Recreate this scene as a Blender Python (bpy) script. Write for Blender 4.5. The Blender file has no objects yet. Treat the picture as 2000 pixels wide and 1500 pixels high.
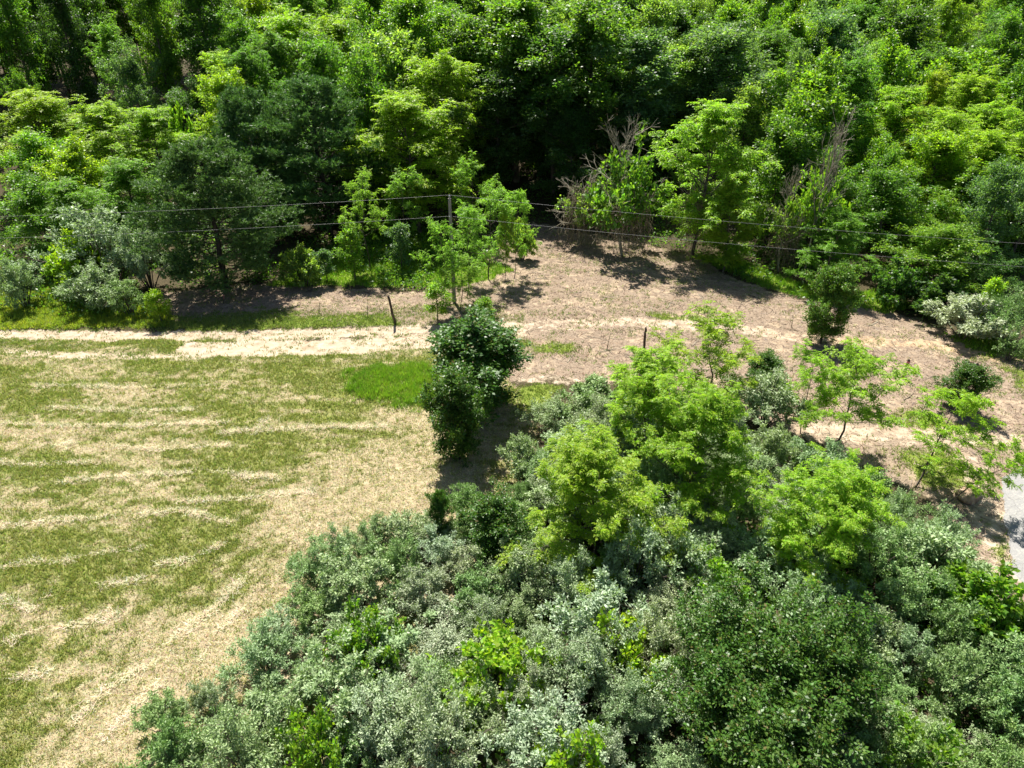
import bpy, math, random
import numpy as np

# ------------------------------------------------------------------ camera, light, exposure
PITCH = math.radians(31.0)
CAM_H = 25.0
FPX = 2000 / 1.5                      # focal length in photograph pixels (24 mm on 36 mm)
SUN_EL = math.radians(61.0)
SUN_DIR = np.array([-0.34, 1.0])      # the sun stands beyond the wood, a little to the left
SUN_DIR = SUN_DIR / np.linalg.norm(SUN_DIR)

scene = bpy.context.scene
col = scene.collection
cam_d = bpy.data.cameras.new('camera')
cam_d.lens = 24.0
cam_d.sensor_width = 36.0
cam_d.clip_end = 3000.0
cam = bpy.data.objects.new('camera', cam_d)
cam.location = (0, 0, CAM_H)
cam.rotation_euler = (math.radians(90) - PITCH, 0, 0)
col.objects.link(cam)
scene.camera = cam

world = bpy.data.worlds.new('World')
scene.world = world
world.use_nodes = True
wn = world.node_tree.nodes
sky = wn.new('ShaderNodeTexSky')
sky.sky_type = 'NISHITA'
sky.sun_disc = False
sky.sun_elevation = SUN_EL
sky.sun_rotation = math.atan2(SUN_DIR[0], SUN_DIR[1])
wn['Background'].inputs['Strength'].default_value = 0.05
world.node_tree.links.new(sky.outputs[0], wn['Background'].inputs['Color'])

sun_d = bpy.data.lights.new('sun', 'SUN')
sun_d.energy = 5.0
sun_d.angle = math.radians(0.55)
sun_d.color = (1.0, 0.95, 0.86)
sun = bpy.data.objects.new('sun', sun_d)
from mathutils import Vector
to_sun = Vector((SUN_DIR[0] * math.cos(SUN_EL), SUN_DIR[1] * math.cos(SUN_EL), math.sin(SUN_EL)))
sun.rotation_euler = to_sun.to_track_quat('Z', 'Y').to_euler()
sun.location = (0, 60, 80)
col.objects.link(sun)

vs = scene.view_settings
vs.view_transform = 'Standard'
vs.look = 'None'
vs.exposure = 1.3
vs.gamma = 1.0
vs.use_curve_mapping = False
scene.cycles.max_bounces = 4
scene.cycles.diffuse_bounces = 2
scene.cycles.glossy_bounces = 2
scene.cycles.transmission_bounces = 3

# ------------------------------------------------------------------ helpers
RNG = np.random.default_rng(7)
random.seed(7)


def ray(px, py):
    u = (px - 1000.0) / FPX
    v = (750.0 - py) / FPX
    return np.array([u, math.cos(PITCH) + v * math.sin(PITCH), -math.sin(PITCH) + v * math.cos(PITCH)])


def at(px, py, z=0.0):
    d = ray(px, py)
    t = (z - CAM_H) / d[2]
    return np.array([d[0] * t, d[1] * t, z])


def at_dist(px, py, D):
    d = ray(px, py)
    t = D / d[1]
    return np.array([d[0] * t, D, CAM_H + d[2] * t])


def depth(p):
    return p[1] * math.cos(PITCH) + (CAM_H - p[2]) * math.sin(PITCH)


def to_px(p):
    z = depth(p)
    v = (p[1] * math.sin(PITCH) + (p[2] - CAM_H) * math.cos(PITCH)) / z
    return 1000 + p[0] / z * FPX, 750 - v * FPX


_lat = np.random.default_rng(3).random((256, 256))


def vnoise(x, y):
    x = np.asarray(x, float); y = np.asarray(y, float)
    xi = np.floor(x).astype(int); yi = np.floor(y).astype(int)
    fx = x - xi; fy = y - yi
    fx = fx * fx * (3 - 2 * fx); fy = fy * fy * (3 - 2 * fy)
    a = _lat[xi % 256, yi % 256]; b = _lat[(xi + 1) % 256, yi % 256]
    c = _lat[xi % 256, (yi + 1) % 256]; d = _lat[(xi + 1) % 256, (yi + 1) % 256]
    return (a * (1 - fx) + b * fx) * (1 - fy) + (c * (1 - fx) + d * fx) * fy


def fbm(x, y, o=3):
    s = 0.0; a = 0.5; n = 0.0
    for k in range(o):
        s = s + a * vnoise(np.asarray(x) * 2 ** k + 17.3 * k, np.asarray(y) * 2 ** k + 9.1 * k)
        n += a; a *= 0.5
    return s / n


def smooth(a, b, x):
    t = np.clip((x - a) / (b - a), 0, 1)
    return t * t * (3 - 2 * t)


def ground_z(x, y):
    x = np.asarray(x, float); y = np.asarray(y, float)
    t = np.maximum(y - 74 + 0.06 * np.abs(x), 0)
    hill = 0.27 * t * t / (t + 8)
    hill = 16 * (1 - np.exp(-hill / 16))
    return hill + 0.35 * (fbm(x / 9 + 50, y / 9 + 50, 3) - 0.5) * smooth(5, 30, y + 0 * x) \
        + 0.10 * (fbm(x / 1.3 + 9, y / 1.3 + 70, 2) - 0.5)


def gz(x, y):
    return float(ground_z(x, y))


def poly_px(pts, z=0.0):
    return np.array([at(a, b, z)[:2] for a, b in pts])


def inside(P, poly):
    x, y = P[:, 0], P[:, 1]
    r = np.zeros(len(P), bool)
    n = len(poly)
    for i in range(n):
        x0, y0 = poly[i]; x1, y1 = poly[(i + 1) % n]
        c = ((y0 > y) != (y1 > y)) & (x < (x1 - x0) * (y - y0) / (y1 - y0 + 1e-12) + x0)
        r ^= c
    return r


def dist_line(P, poly, closed=True):
    d = np.full(len(P), 1e9)
    n = len(poly)
    for i in range(n if closed else n - 1):
        a = poly[i]; b = poly[(i + 1) % n]
        ab = b - a
        t = np.clip(((P - a) @ ab) / (ab @ ab + 1e-12), 0, 1)
        q = P - (a + t[:, None] * ab)
        d = np.minimum(d, np.hypot(q[:, 0], q[:, 1]))
    return d


def sdf(P, poly):
    """positive inside"""
    d = dist_line(P, poly)
    return np.where(inside(P, poly), d, -d)


def norm(v):
    return v / (np.linalg.norm(v, axis=-1, keepdims=True) + 1e-9)


def mesh_from(name, verts, faces_n, loops, mat, smooth_shade=False):
    """faces_n: corners per face (int or array); loops: flat vertex indices"""
    me = bpy.data.meshes.new(name)
    verts = np.ascontiguousarray(verts, np.float32)
    loops = np.ascontiguousarray(loops, np.int32).ravel()
    if np.isscalar(faces_n):
        nf = len(loops) // faces_n
        starts = np.arange(nf, dtype=np.int32) * faces_n
    else:
        faces_n = np.asarray(faces_n, np.int32)
        nf = len(faces_n)
        starts = np.concatenate([[0], np.cumsum(faces_n)[:-1]]).astype(np.int32)
    me.vertices.add(len(verts)); me.vertices.foreach_set('co', verts.ravel())
    me.loops.add(len(loops)); me.loops.foreach_set('vertex_index', loops)
    me.polygons.add(nf); me.polygons.foreach_set('loop_start', starts)
    if mat is not None:
        me.materials.append(mat)
    if smooth_shade:
        me.polygons.foreach_set('use_smooth', np.ones(nf, bool))
    me.update(calc_edges=True)
    return me


def link(name, me, parent=None):
    o = bpy.data.objects.new(name, me)
    col.objects.link(o)
    if parent is not None:
        o.parent = parent
    return o


def tag(o, label=None, cat=None, group=None, kind=None):
    if label: o['label'] = label
    if cat: o['category'] = cat
    if group: o['group'] = group
    if kind: o['kind'] = kind
    return o


def empty(name, loc, rz=0.0, scale=(1, 1, 1)):
    o = bpy.data.objects.new(name, None)
    o.empty_display_size = 0.2
    o.location = loc
    o.rotation_euler = (0, 0, rz)
    o.scale = scale
    col.objects.link(o)
    return o


# ------------------------------------------------------------------ materials
def new_mat(name):
    m = bpy.data.materials.new(name)
    m.use_nodes = True
    nt = m.node_tree
    nt.nodes.clear()
    return m, nt, nt.nodes, nt.links


def math_node(nt, op, a, b=None, c=None, clamp=False):
    n = nt.nodes.new('ShaderNodeMath'); n.operation = op; n.use_clamp = clamp
    for i, v in enumerate((a, b, c)):
        if v is None: continue
        if isinstance(v, (int, float)): n.inputs[i].default_value = v
        else: nt.links.new(v, n.inputs[i])
    return n.outputs[0]


def mix_rgb(nt, fac, a, b, blend='MIX'):
    n = nt.nodes.new('ShaderNodeMix'); n.data_type = 'RGBA'; n.blend_type = blend
    for s, v in ((n.inputs[0], fac), (n.inputs[6], a), (n.inputs[7], b)):
        if isinstance(v, (int, float)): s.default_value = v
        elif isinstance(v, tuple): s.default_value = v + (1,) if len(v) == 3 else v
        else: nt.links.new(v, s)
    return n.outputs[2]


def leaf_mat(name, trans_mul, trans_fac=0.42, spec=0.4, rough=0.42, var=0.35, hue=0.025, young=None):
    """leaf with the object's own colour, slight differences leaf by leaf, light shining through"""
    m, nt, N, L = new_mat(name)
    out = N.new('ShaderNodeOutputMaterial')
    oi = N.new('ShaderNodeObjectInfo')
    ge = N.new('ShaderNodeNewGeometry')
    hsv = N.new('ShaderNodeHueSaturation')
    rpi = ge.outputs['Random Per Island']
    val = math_node(nt, 'MULTIPLY_ADD', rpi, 2 * var, 1 - var)
    r2 = math_node(nt, 'FRACT', math_node(nt, 'MULTIPLY', rpi, 37.7))
    hu = math_node(nt, 'MULTIPLY_ADD', r2, 2 * hue, 0.5 - hue)
    L.new(oi.outputs['Color'], hsv.inputs['Color'])
    L.new(val, hsv.inputs['Value']); L.new(hu, hsv.inputs['Hue'])
    base = hsv.outputs[0]
    if young is not None:                       # a few leaves of another colour (fresh reddish tips)
        r3 = math_node(nt, 'FRACT', math_node(nt, 'MULTIPLY', rpi, 91.3))
        f = math_node(nt, 'GREATER_THAN', r3, 1 - young[1])
        base = mix_rgb(nt, f, base, young[0])
    tr = mix_rgb(nt, 1.0, base, tuple(trans_mul), 'MULTIPLY')
    p = N.new('ShaderNodeBsdfPrincipled')
    p.inputs['Roughness'].default_value = rough
    p.inputs['Specular IOR Level'].default_value = spec
    L.new(base, p.inputs['Base Color'])
    t = N.new('ShaderNodeBsdfTranslucent')
    L.new(tr, t.inputs['Color'])
    mx = N.new('ShaderNodeMixShader'); mx.inputs[0].default_value = trans_fac
    L.new(p.outputs[0], mx.inputs[1]); L.new(t.outputs[0], mx.inputs[2])
    L.new(mx.outputs[0], out.inputs['Surface'])
    return m


def attr_blade_mat(name, trans_fac=0.35, rough=0.55, spec=0.25, tm=(1.3, 1.45, 0.9)):
    """grass and straw: colour from the blade's own colour attribute"""
    m, nt, N, L = new_mat(name)
    out = N.new('ShaderNodeOutputMaterial')
    a = N.new('ShaderNodeAttribute'); a.attribute_name = 'tint'
    p = N.new('ShaderNodeBsdfPrincipled')
    p.inputs['Roughness'].default_value = rough
    p.inputs['Specular IOR Level'].default_value = spec
    L.new(a.outputs['Color'], p.inputs['Base Color'])
    t = N.new('ShaderNodeBsdfTranslucent')
    L.new(mix_rgb(nt, 1.0, a.outputs['Color'], tm, 'MULTIPLY'), t.inputs['Color'])
    mx = N.new('ShaderNodeMixShader'); mx.inputs[0].default_value = trans_fac
    L.new(p.outputs[0], mx.inputs[1]); L.new(t.outputs[0], mx.inputs[2])
    L.new(mx.outputs[0], out.inputs['Surface'])
    return m


def bark_mat(name, c1, c2, scale=6.0, stretch=0.25):
    m, nt, N, L = new_mat(name)
    out = N.new('ShaderNodeOutputMaterial')
    tc = N.new('ShaderNodeTexCoord'); mp = N.new('ShaderNodeMapping')
    mp.inputs['Scale'].default_value = (1, 1, stretch)
    L.new(tc.outputs['Object'], mp.inputs[0])
    no = N.new('ShaderNodeTexNoise'); no.inputs['Scale'].default_value = scale; no.inputs['Detail'].default_value = 6
    L.new(mp.outputs[0], no.inputs['Vector'])
    cr = N.new('ShaderNodeValToRGB')
    cr.color_ramp.elements[0].position = 0.35; cr.color_ramp.elements[1].position = 0.68
    cr.color_ramp.elements[0].color = c1 + (1,); cr.color_ramp.elements[1].color = c2 + (1,)
    L.new(no.outputs[0], cr.inputs[0])
    p = N.new('ShaderNodeBsdfPrincipled'); p.inputs['Roughness'].default_value = 0.9
    p.inputs['Specular IOR Level'].default_value = 0.15
    L.new(cr.outputs[0], p.inputs['Base Color'])
    bu = N.new('ShaderNodeBump'); bu.inputs['Strength'].default_value = 0.6; bu.inputs['Distance'].default_value = 0.03
    L.new(no.outputs[0], bu.inputs['Height']); L.new(bu.outputs[0], p.inputs['Normal'])
    L.new(p.outputs[0], out.inputs['Surface'])
    return m


def plain_mat(name, c, rough=0.6, metal=0.0):
    m, nt, N, L = new_mat(name)
    out = N.new('ShaderNodeOutputMaterial')
    p = N.new('ShaderNodeBsdfPrincipled')
    no = N.new('ShaderNodeTexNoise'); no.inputs['Scale'].default_value = 14
    tc = N.new('ShaderNodeTexCoord'); L.new(tc.outputs['Object'], no.inputs['Vector'])
    L.new(mix_rgb(nt, no.outputs[0], tuple(x * 0.75 for x in c), tuple(min(1, x * 1.2) for x in c)), p.inputs['Base Color'])
    p.inputs['Roughness'].default_value = rough; p.inputs['Metallic'].default_value = metal
    L.new(p.outputs[0], out.inputs['Surface'])
    return m


M = {
    'olive': leaf_mat('silver_leaf', (0.95, 1.15, 0.45), 0.30, 0.32, 0.48, 0.30, 0.015),
    'locust': leaf_mat('locust_leaf', (1.5, 1.78, 0.7), 0.50, 0.30, 0.48, 0.28, 0.02),
    'broad': leaf_mat('broad_leaf', (1.9, 2.0, 0.6), 0.50, 0.40, 0.42, 0.38, 0.022),
    'pear': leaf_mat('glossy_leaf', (1.7, 1.9, 0.5), 0.34, 0.32, 0.42, 0.42, 0.02, ((0.13, 0.115, 0.03), 0.04)),
    'pine': leaf_mat('pine_needle', (1.3, 1.4, 0.6), 0.32, 0.35, 0.45, 0.35, 0.02),
    'blade': attr_blade_mat('grass_blade'),
    'straw': attr_blade_mat('dry_straw', 0.35, 0.7, 0.12, (1.2, 1.15, 1.0)),
    'bark': bark_mat('grey_brown_bark', (0.045, 0.035, 0.028), (0.17, 0.14, 0.115)),
    'darkbark': bark_mat('dark_bark', (0.025, 0.02, 0.016), (0.09, 0.072, 0.058)),
    'deadwood': bark_mat('weathered_dead_wood', (0.19, 0.17, 0.125), (0.42, 0.38, 0.295)),
    'vine': bark_mat('dry_brown_vine', (0.13, 0.105, 0.07), (0.36, 0.30, 0.215), 9.0, 1.0),
    'polewood': bark_mat('weathered_pole_wood', (0.16, 0.145, 0.125), (0.36, 0.33, 0.29), 9, 0.06),
    'postwood': bark_mat('dark_post_wood', (0.04, 0.03, 0.022), (0.13, 0.10, 0.075), 14, 0.15),
    'wire': plain_mat('aluminium_wire', (0.22, 0.22, 0.22), 0.6, 0.2),
    'ceramic': plain_mat('grey_insulator', (0.30, 0.31, 0.32), 0.3),
    'pink': plain_mat('pink_marker_tape', (0.55, 0.16, 0.20), 0.6),
}

# ------------------------------------------------------------------ zones on the ground (outlines of what lies where)
Z_FIELD = poly_px([(-900, 660), (0, 662), (450, 664), (660, 668), (860, 672), (1010, 760), (1040, 850), (1010, 1000),
                   (860, 1200), (700, 1500), (500, 2300), (-1500, 2300)])
Z_CHIPS = poly_px([(300, 575), (420, 560), (560, 555), (660, 562), (820, 575), (900, 555), (960, 500), (1000, 462), (1040, 438),
                   (1110, 452), (1240, 470), (1330, 492), (1420, 535), (1500, 570), (1590, 592), (1700, 600),
                   (1800, 622), (1870, 650), (2000, 690), (2400, 760), (2600, 930), (2300, 1500), (1960, 1300), (1800, 960), (1640, 890), (1440, 800), (1230, 745),
                   (1000, 745), (860, 705), (760, 640), (600, 628), (330, 630)])
Z_LUSH1 = poly_px([(520, 562), (600, 520), (660, 470), (740, 440), (850, 450), (905, 490), (1005, 525), (960, 548),
                   (880, 562), (760, 560), (640, 560)])
Z_LUSH2 = poly_px([(672, 742), (700, 722), (780, 714), (850, 718), (870, 760), (855, 800), (790, 795), (710, 782), (675, 762)])
Z_LUSH3 = poly_px([(1350, 500), (1430, 500), (1560, 555), (1640, 575), (1720, 570), (1790, 595), (1730, 612), (1600, 592), (1500, 565), (1420, 530)])
Z_LUSH4 = poly_px([(1850, 655), (1930, 655), (2010, 690), (2010, 715), (1900, 690)])
Z_WEEDS = poly_px([(-200, 560), (40, 545), (130, 545), (330, 600), (340, 640), (0, 646), (-200, 648)])
Z_VERGE = poly_px([(300, 628), (420, 612), (560, 600), (600, 618), (760, 612), (800, 640), (640, 645), (300, 648)])
Z_GREEN5 = poly_px([(1000, 672), (1080, 665), (1140, 678), (1120, 702), (1040, 700)])
Z_GREEN6 = poly_px([(1260, 614), (1340, 612), (1420, 622), (1400, 630), (1290, 627)])
Z_GREEN7 = poly_px([(960, 760), (1040, 745), (1100, 760), (1100, 810), (1000, 830)])
Z_GREEN8 = poly_px([(1750, 880), (1840, 870), (1910, 900), (1900, 960), (1820, 960), (1770, 930)])
Z_GREEN9 = poly_px([(1700, 810), (1780, 800), (1990, 870), (1985, 890)])
Z_GREENA = poly_px([(1890, 688), (1940, 690), (1950, 702), (1900, 702)])
Z_GREENB = poly_px([(1960, 720), (2060, 735), (2060, 780), (1980, 770)])
Z_ROAD = poly_px([(2700, 700), (2150, 830), (2022, 885), (1960, 935), (1964, 1010), (1978, 1065), (1974, 1115), (2020, 1165), (2250, 1320), (3300, 1100)])
TRACKS = [  # bare sandy wheel lines: (polyline in photo pixels, half width in metres, strength)
    ([(-900, 650), (0, 656), (300, 656), (560, 652), (720, 646), (850, 640), (1000, 634)], 0.95, 1.0),
    ([(-900, 682), (0, 684), (120, 695), (300, 698), (420, 698)], 0.6, 0.7),
    ([(380, 682), (560, 678), (700, 675), (850, 664), (1000, 645)], 1.4, 1.0),
    ([(1000, 640), (1100, 634), (1220, 628), (1330, 632), (1420, 636), (1520, 652), (1620, 668), (1740, 668), (1830, 672),
      (1900, 690), (2000, 712), (2400, 800)], 1.0, 0.68),
    ([(1020, 742), (1120, 745), (1240, 742)], 0.5, 0.55),
    ([(1600, 838), (1700, 845), (1800, 850), (1900, 850), (2100, 870)], 1.0, 0.7),
    ([(1900, 905), (1930, 980), (1945, 1060), (1950, 1120)], 0.9, 0.6),
]
TRACK_W = [(np.array([at(a, b)[:2] for a, b in pl]), hw, s) for pl, hw, s in TRACKS]
LUSH = [Z_LUSH1, Z_LUSH2, Z_LUSH3, Z_LUSH4]
Z_GREENC = poly_px([(1925, 1010), (1950, 1000), (1972, 1075), (1962, 1125), (1940, 1090)])
GREENS = [Z_GREENC, Z_VERGE, Z_GREEN5, Z_GREEN6, Z_GREEN7, Z_GREEN8, Z_GREEN9, Z_GREENA, Z_GREENB]


def zone_masks(P):
    x, y = P[:, 0], P[:, 1]
    j = (fbm(x / 1.6, y / 1.6, 3) - 0.5) * 1.6
    field = smooth(-0.5, 0.5, sdf(P, Z_FIELD) + j)
    chips = smooth(-0.8, 0.8, sdf(P, Z_CHIPS) + j * 1.3)
    road = smooth(-0.12, 0.12, sdf(P, Z_ROAD) + j * 0.3)
    tr = np.zeros(len(P))
    for pl, hw, s in TRACK_W:
        d = dist_line(P, pl, False)
        tr = np.maximum(tr, s * smooth(0.45, -0.45, d - hw + j * 0.55))
    tr *= 0.72 + 0.28 * smooth(0.25, 0.5, fbm(x / 2.2 + 31, y / 0.9 + 5, 3))
    lush = np.zeros(len(P))
    j2 = (fbm(x / 1.1 + 7, y / 0.7 + 3, 3) - 0.5) * 2.6
    for z in LUSH + [Z_WEEDS]:
        lush = np.maximum(lush, smooth(-0.5, 0.9, sdf(P, z) + j * 0.6 + j2 * 0.3))
    for z in GREENS:
        lush = np.maximum(lush, 0.75 * smooth(-0.5, 1.0, sdf(P, z) + j2 * 0.7))
    return field, chips, road, tr, lush


EDGE_W = np.array([at(a, b)[:2] for a, b in [(860, 1000), (700, 1040), (560, 1110), (540, 1200), (400, 1320), (270, 1440), (200, 1560)]])


def dryness(x, y):
    """how dry the mown grass is, 0 green .. 1 straw"""
    P = np.stack([x, y], 1)
    # the mower went along the long side, then round beside the thicket
    e = dist_line(P, EDGE_W, False)
    bend = smooth(9, 2, e)
    lx = x * (1 - bend) + (x * 0.6 + y * 0.8) * bend
    ly = y * (1 - bend) + (-x * 0.8 + y * 0.6) * bend
    n1 = fbm(lx / 6.0 + 3 + 0.5 * vnoise(lx / 2.5, ly / 2.5), ly / 0.8 + 11 + 0.8 * vnoise(lx / 4.0 + 9, ly / 3.0), 3)
    n2 = fbm(x / 5.5 + 40, y / 4.0 + 20, 3)
    n3 = fbm(x / 0.55, y / 0.35, 2)
    d = 0.44 + 0.8 * (n1 - 0.5) + 0.9 * (n2 - 0.5) + 0.85 * (n3 - 0.5)
    d += 0.36 * smooth(4.5, 0.8, e)
    d += 0.22 * smooth(-14, -4, x) * smooth(44, 36, y)
    d -= 0.16 * smooth(-12, -20, x) * smooth(30, 24, y)
    d += 0.10 * smooth(1.0, 0.0, np.abs(y - 37.3 - 0.06 * x))
    return np.clip(d, 0, 1)


# ------------------------------------------------------------------ ground material
def ground_material():
    m, nt, N, L = new_mat('ground_surface')
    out = N.new('ShaderNodeOutputMaterial')
    tc = N.new('ShaderNodeTexCoord')

    def noise(scale, detail=5, sx=1, sy=1):
        mp = N.new('ShaderNodeMapping'); mp.inputs['Scale'].default_value = (sx, sy, 1)
        L.new(tc.outputs['Object'], mp.inputs[0])
        n = N.new('ShaderNodeTexNoise'); n.inputs['Scale'].default_value = scale; n.inputs['Detail'].default_value = detail
        n.inputs['Roughness'].default_value = 0.65
        L.new(mp.outputs[0], n.inputs['Vector'])
        return n.outputs[0]

    def attr(name):
        a = N.new('ShaderNodeAttribute'); a.attribute_name = name
        return a.outputs['Fac']

    def edge(mask, nz, amount=0.9, lo=0.38, hi=0.62):
        s = math_node(nt, 'ADD', mask, math_node(nt, 'MULTIPLY', math_node(nt, 'SUBTRACT', nz, 0.5), amount))
        r = N.new('ShaderNodeMapRange'); r.interpolation_type = 'SMOOTHSTEP'
        r.inputs['From Min'].default_value = lo; r.inputs['From Max'].default_value = hi
        L.new(s, r.inputs['Value'])
        return r.outputs[0]

    def ramp(fac, stops):
        cr = N.new('ShaderNodeValToRGB')
        el = cr.color_ramp.elements
        while len(el) < len(stops): el.new(0.5)
        for e, (p, c) in zip(el, stops): e.position = p; e.color = c + (1,)
        L.new(fac, cr.inputs[0])
        return cr.outputs[0]

    fine = noise(9.0, 8); mid = noise(1.7, 6); big = noise(0.35, 5); speck = noise(30, 4); streak = noise(3.2, 6, 0.35, 1.0)
    litter = ramp(fine, [(0.3, (0.028, 0.024, 0.014)), (0.6, (0.075, 0.06, 0.034)), (0.75, (0.13, 0.10, 0.06))])
    chips = ramp(fine, [(0.26, (0.10, 0.07, 0.052)), (0.45, (0.195, 0.148, 0.108)), (0.6, (0.265, 0.21, 0.155)), (0.75, (0.37, 0.305, 0.23))])
    soilp = edge(big, mid, 0.9, 0.50, 0.68)
    chips = mix_rgb(nt, math_node(nt, 'MULTIPLY', soilp, 0.9), chips, (0.35, 0.275, 0.19), 'MIX')
    chips = mix_rgb(nt, math_node(nt, 'MULTIPLY', edge(streak, fine, 0.8, 0.52, 0.72), 0.5), chips, (0.21, 0.125, 0.085), 'MIX')
    sand = ramp(mid, [(0.3, (0.27, 0.20, 0.135)), (0.5, (0.37, 0.295, 0.215)), (0.72, (0.47, 0.40, 0.315))])
    sand = mix_rgb(nt, math_node(nt, 'MULTIPLY', edge(streak, fine, 0.7, 0.5, 0.7), 0.45), sand, (0.25, 0.20, 0.135))
    sand = mix_rgb(nt, math_node(nt, 'MULTIPLY', attr('ochre'), 0.5), sand, (0.42, 0.27, 0.13))
    sand = mix_rgb(nt, edge(math_node(nt, 'MULTIPLY', fine, 1.0), speck, 0.6, 0.7, 0.85), sand, (0.34, 0.25, 0.16))
    soil = ramp(streak, [(0.3, (0.18, 0.14, 0.085)), (0.6, (0.35, 0.29, 0.185)), (0.8, (0.45, 0.385, 0.26))])
    grn = ramp(fine, [(0.3, (0.09, 0.105, 0.025)), (0.7, (0.22, 0.23, 0.07))])
    fld = mix_rgb(nt, edge(attr('dry'), fine, 0.7, 0.25, 0.75), grn, soil)
    lushc = ramp(fine, [(0.3, (0.09, 0.12, 0.02)), (0.7, (0.19, 0.24, 0.045))])
    roadc = ramp(speck, [(0.3, (0.17, 0.168, 0.165)), (0.7, (0.30, 0.295, 0.285))])
    roadc = mix_rgb(nt, edge(big, fine, 0.9, 0.5, 0.75), roadc, (0.34, 0.32, 0.29))
    vor = N.new('ShaderNodeTexVoronoi'); vor.feature = 'DISTANCE_TO_EDGE'; vor.inputs['Scale'].default_value = 0.55
    wob = N.new('ShaderNodeTexNoise'); wob.inputs['Scale'].default_value = 1.5; wob.inputs['Detail'].default_value = 5
    L.new(tc.outputs['Object'], wob.inputs['Vector'])
    L.new(mix_rgb(nt, 0.22, tc.outputs['Object'], wob.outputs['Color'], 'LINEAR_LIGHT'), vor.inputs['Vector'])
    crack = N.new('ShaderNodeMapRange'); crack.inputs['From Min'].default_value = 0.0; crack.inputs['From Max'].default_value = 0.018
    crack.inputs['To Min'].default_value = 0.3; crack.inputs['To Max'].default_value = 0.0
    L.new(vor.outputs['Distance'], crack.inputs['Value'])
    roadc = mix_rgb(nt, crack.outputs[0], roadc, (0.08, 0.075, 0.07))

    c = litter
    c = mix_rgb(nt, edge(attr('chips'), mid), c, chips)
    c = mix_rgb(nt, edge(attr('field'), mid), c, fld)
    c = mix_rgb(nt, edge(attr('lush'), fine, 0.8), c, lushc)
    c = mix_rgb(nt, edge(attr('track'), math_node(nt, 'MULTIPLY_ADD', math_node(nt, 'SUBTRACT', fine, 0.5), 0.7, mid), 1.5, 0.3, 0.75), c, sand)
    c = mix_rgb(nt, edge(attr('road'), fine, 0.35, 0.4, 0.6), c, roadc)
    p = N.new('ShaderNodeBsdfPrincipled'); p.inputs['Roughness'].default_value = 0.95
    p.inputs['Specular IOR Level'].default_value = 0.1
    L.new(c, p.inputs['Base Color'])
    h = math_node(nt, 'ADD', math_node(nt, 'MULTIPLY', fine, 0.6), math_node(nt, 'MULTIPLY', mid, 0.5))
    bu = N.new('ShaderNodeBump'); bu.inputs['Strength'].default_value = 0.55; bu.inputs['Distance'].default_value = 0.12
    L.new(h, bu.inputs['Height']); L.new(bu.outputs[0], p.inputs['Normal'])
    L.new(p.outputs[0], out.inputs['Surface'])
    return m


M['ground'] = ground_material()


def build_ground():
    def axis(lo, a, b, hi, step, n):
        left = a - (np.linspace(1, 0, n, endpoint=False) ** 2) * (a - lo)
        right = b + (np.linspace(0, 1, n + 1)[1:] ** 2) * (hi - b)
        return np.concatenate([left, np.arange(a, b, step), [b], right])
    xs = axis(-900, -46, 46, 900, 0.33, 30)
    ys = axis(-400, 8, 82, 1400, 0.33, 40)
    X, Y = np.meshgrid(xs, ys, indexing='ij')
    P = np.stack([X.ravel(), Y.ravel()], 1)
    Zv = ground_z(P[:, 0], P[:, 1])
    field, chips, road, tr, lush = zone_masks(P)
    # two-track wheel lines and the road bed sit a little lower, the lush bank a little higher
    Zv = Zv - 0.09 * tr + 0.10 * lush * (1 - road) * (1 - tr)
    dry = dryness(P[:, 0], P[:, 1])
    ochre = smooth(18, 30, P[:, 0]) * smooth(34, 40, P[:, 1]) * 0.9
    nx, ny = len(xs), len(ys)
    idx = np.arange(nx * ny).reshape(nx, ny)
    q = np.stack([idx[:-1, :-1], idx[1:, :-1], idx[1:, 1:], idx[:-1, 1:]], -1).reshape(-1, 4)
    fm = lambda a: a[q].mean(1)
    zone = np.zeros(len(q), int)
    zone[fm(chips) > 0.5] = 2
    zone[fm(field) > 0.5] = 1
    zone[fm(tr) > 0.4] = 3
    zone[fm(road) > 0.5] = 4
    for z, nm in enumerate(['ground', 'mown_field', 'cleared_ground', 'dirt_track', 'paved_road']):
        f = q[zone == z]
        used, inv = np.unique(f, return_inverse=True)
        V = np.stack([P[used, 0], P[used, 1], Zv[used]], 1)
        me = mesh_from(nm, V, 4, inv.ravel(), M['ground'], True)
        for an, arr in (('field', field), ('chips', chips), ('road', road), ('track', tr), ('lush', lush), ('dry', dry), ('ochre', ochre)):
            a = me.attributes.new(an, 'FLOAT', 'POINT')
            a.data.foreach_set('value', arr[used].astype(np.float32))
        tag(link(nm, me), kind='structure')


build_ground()


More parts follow.
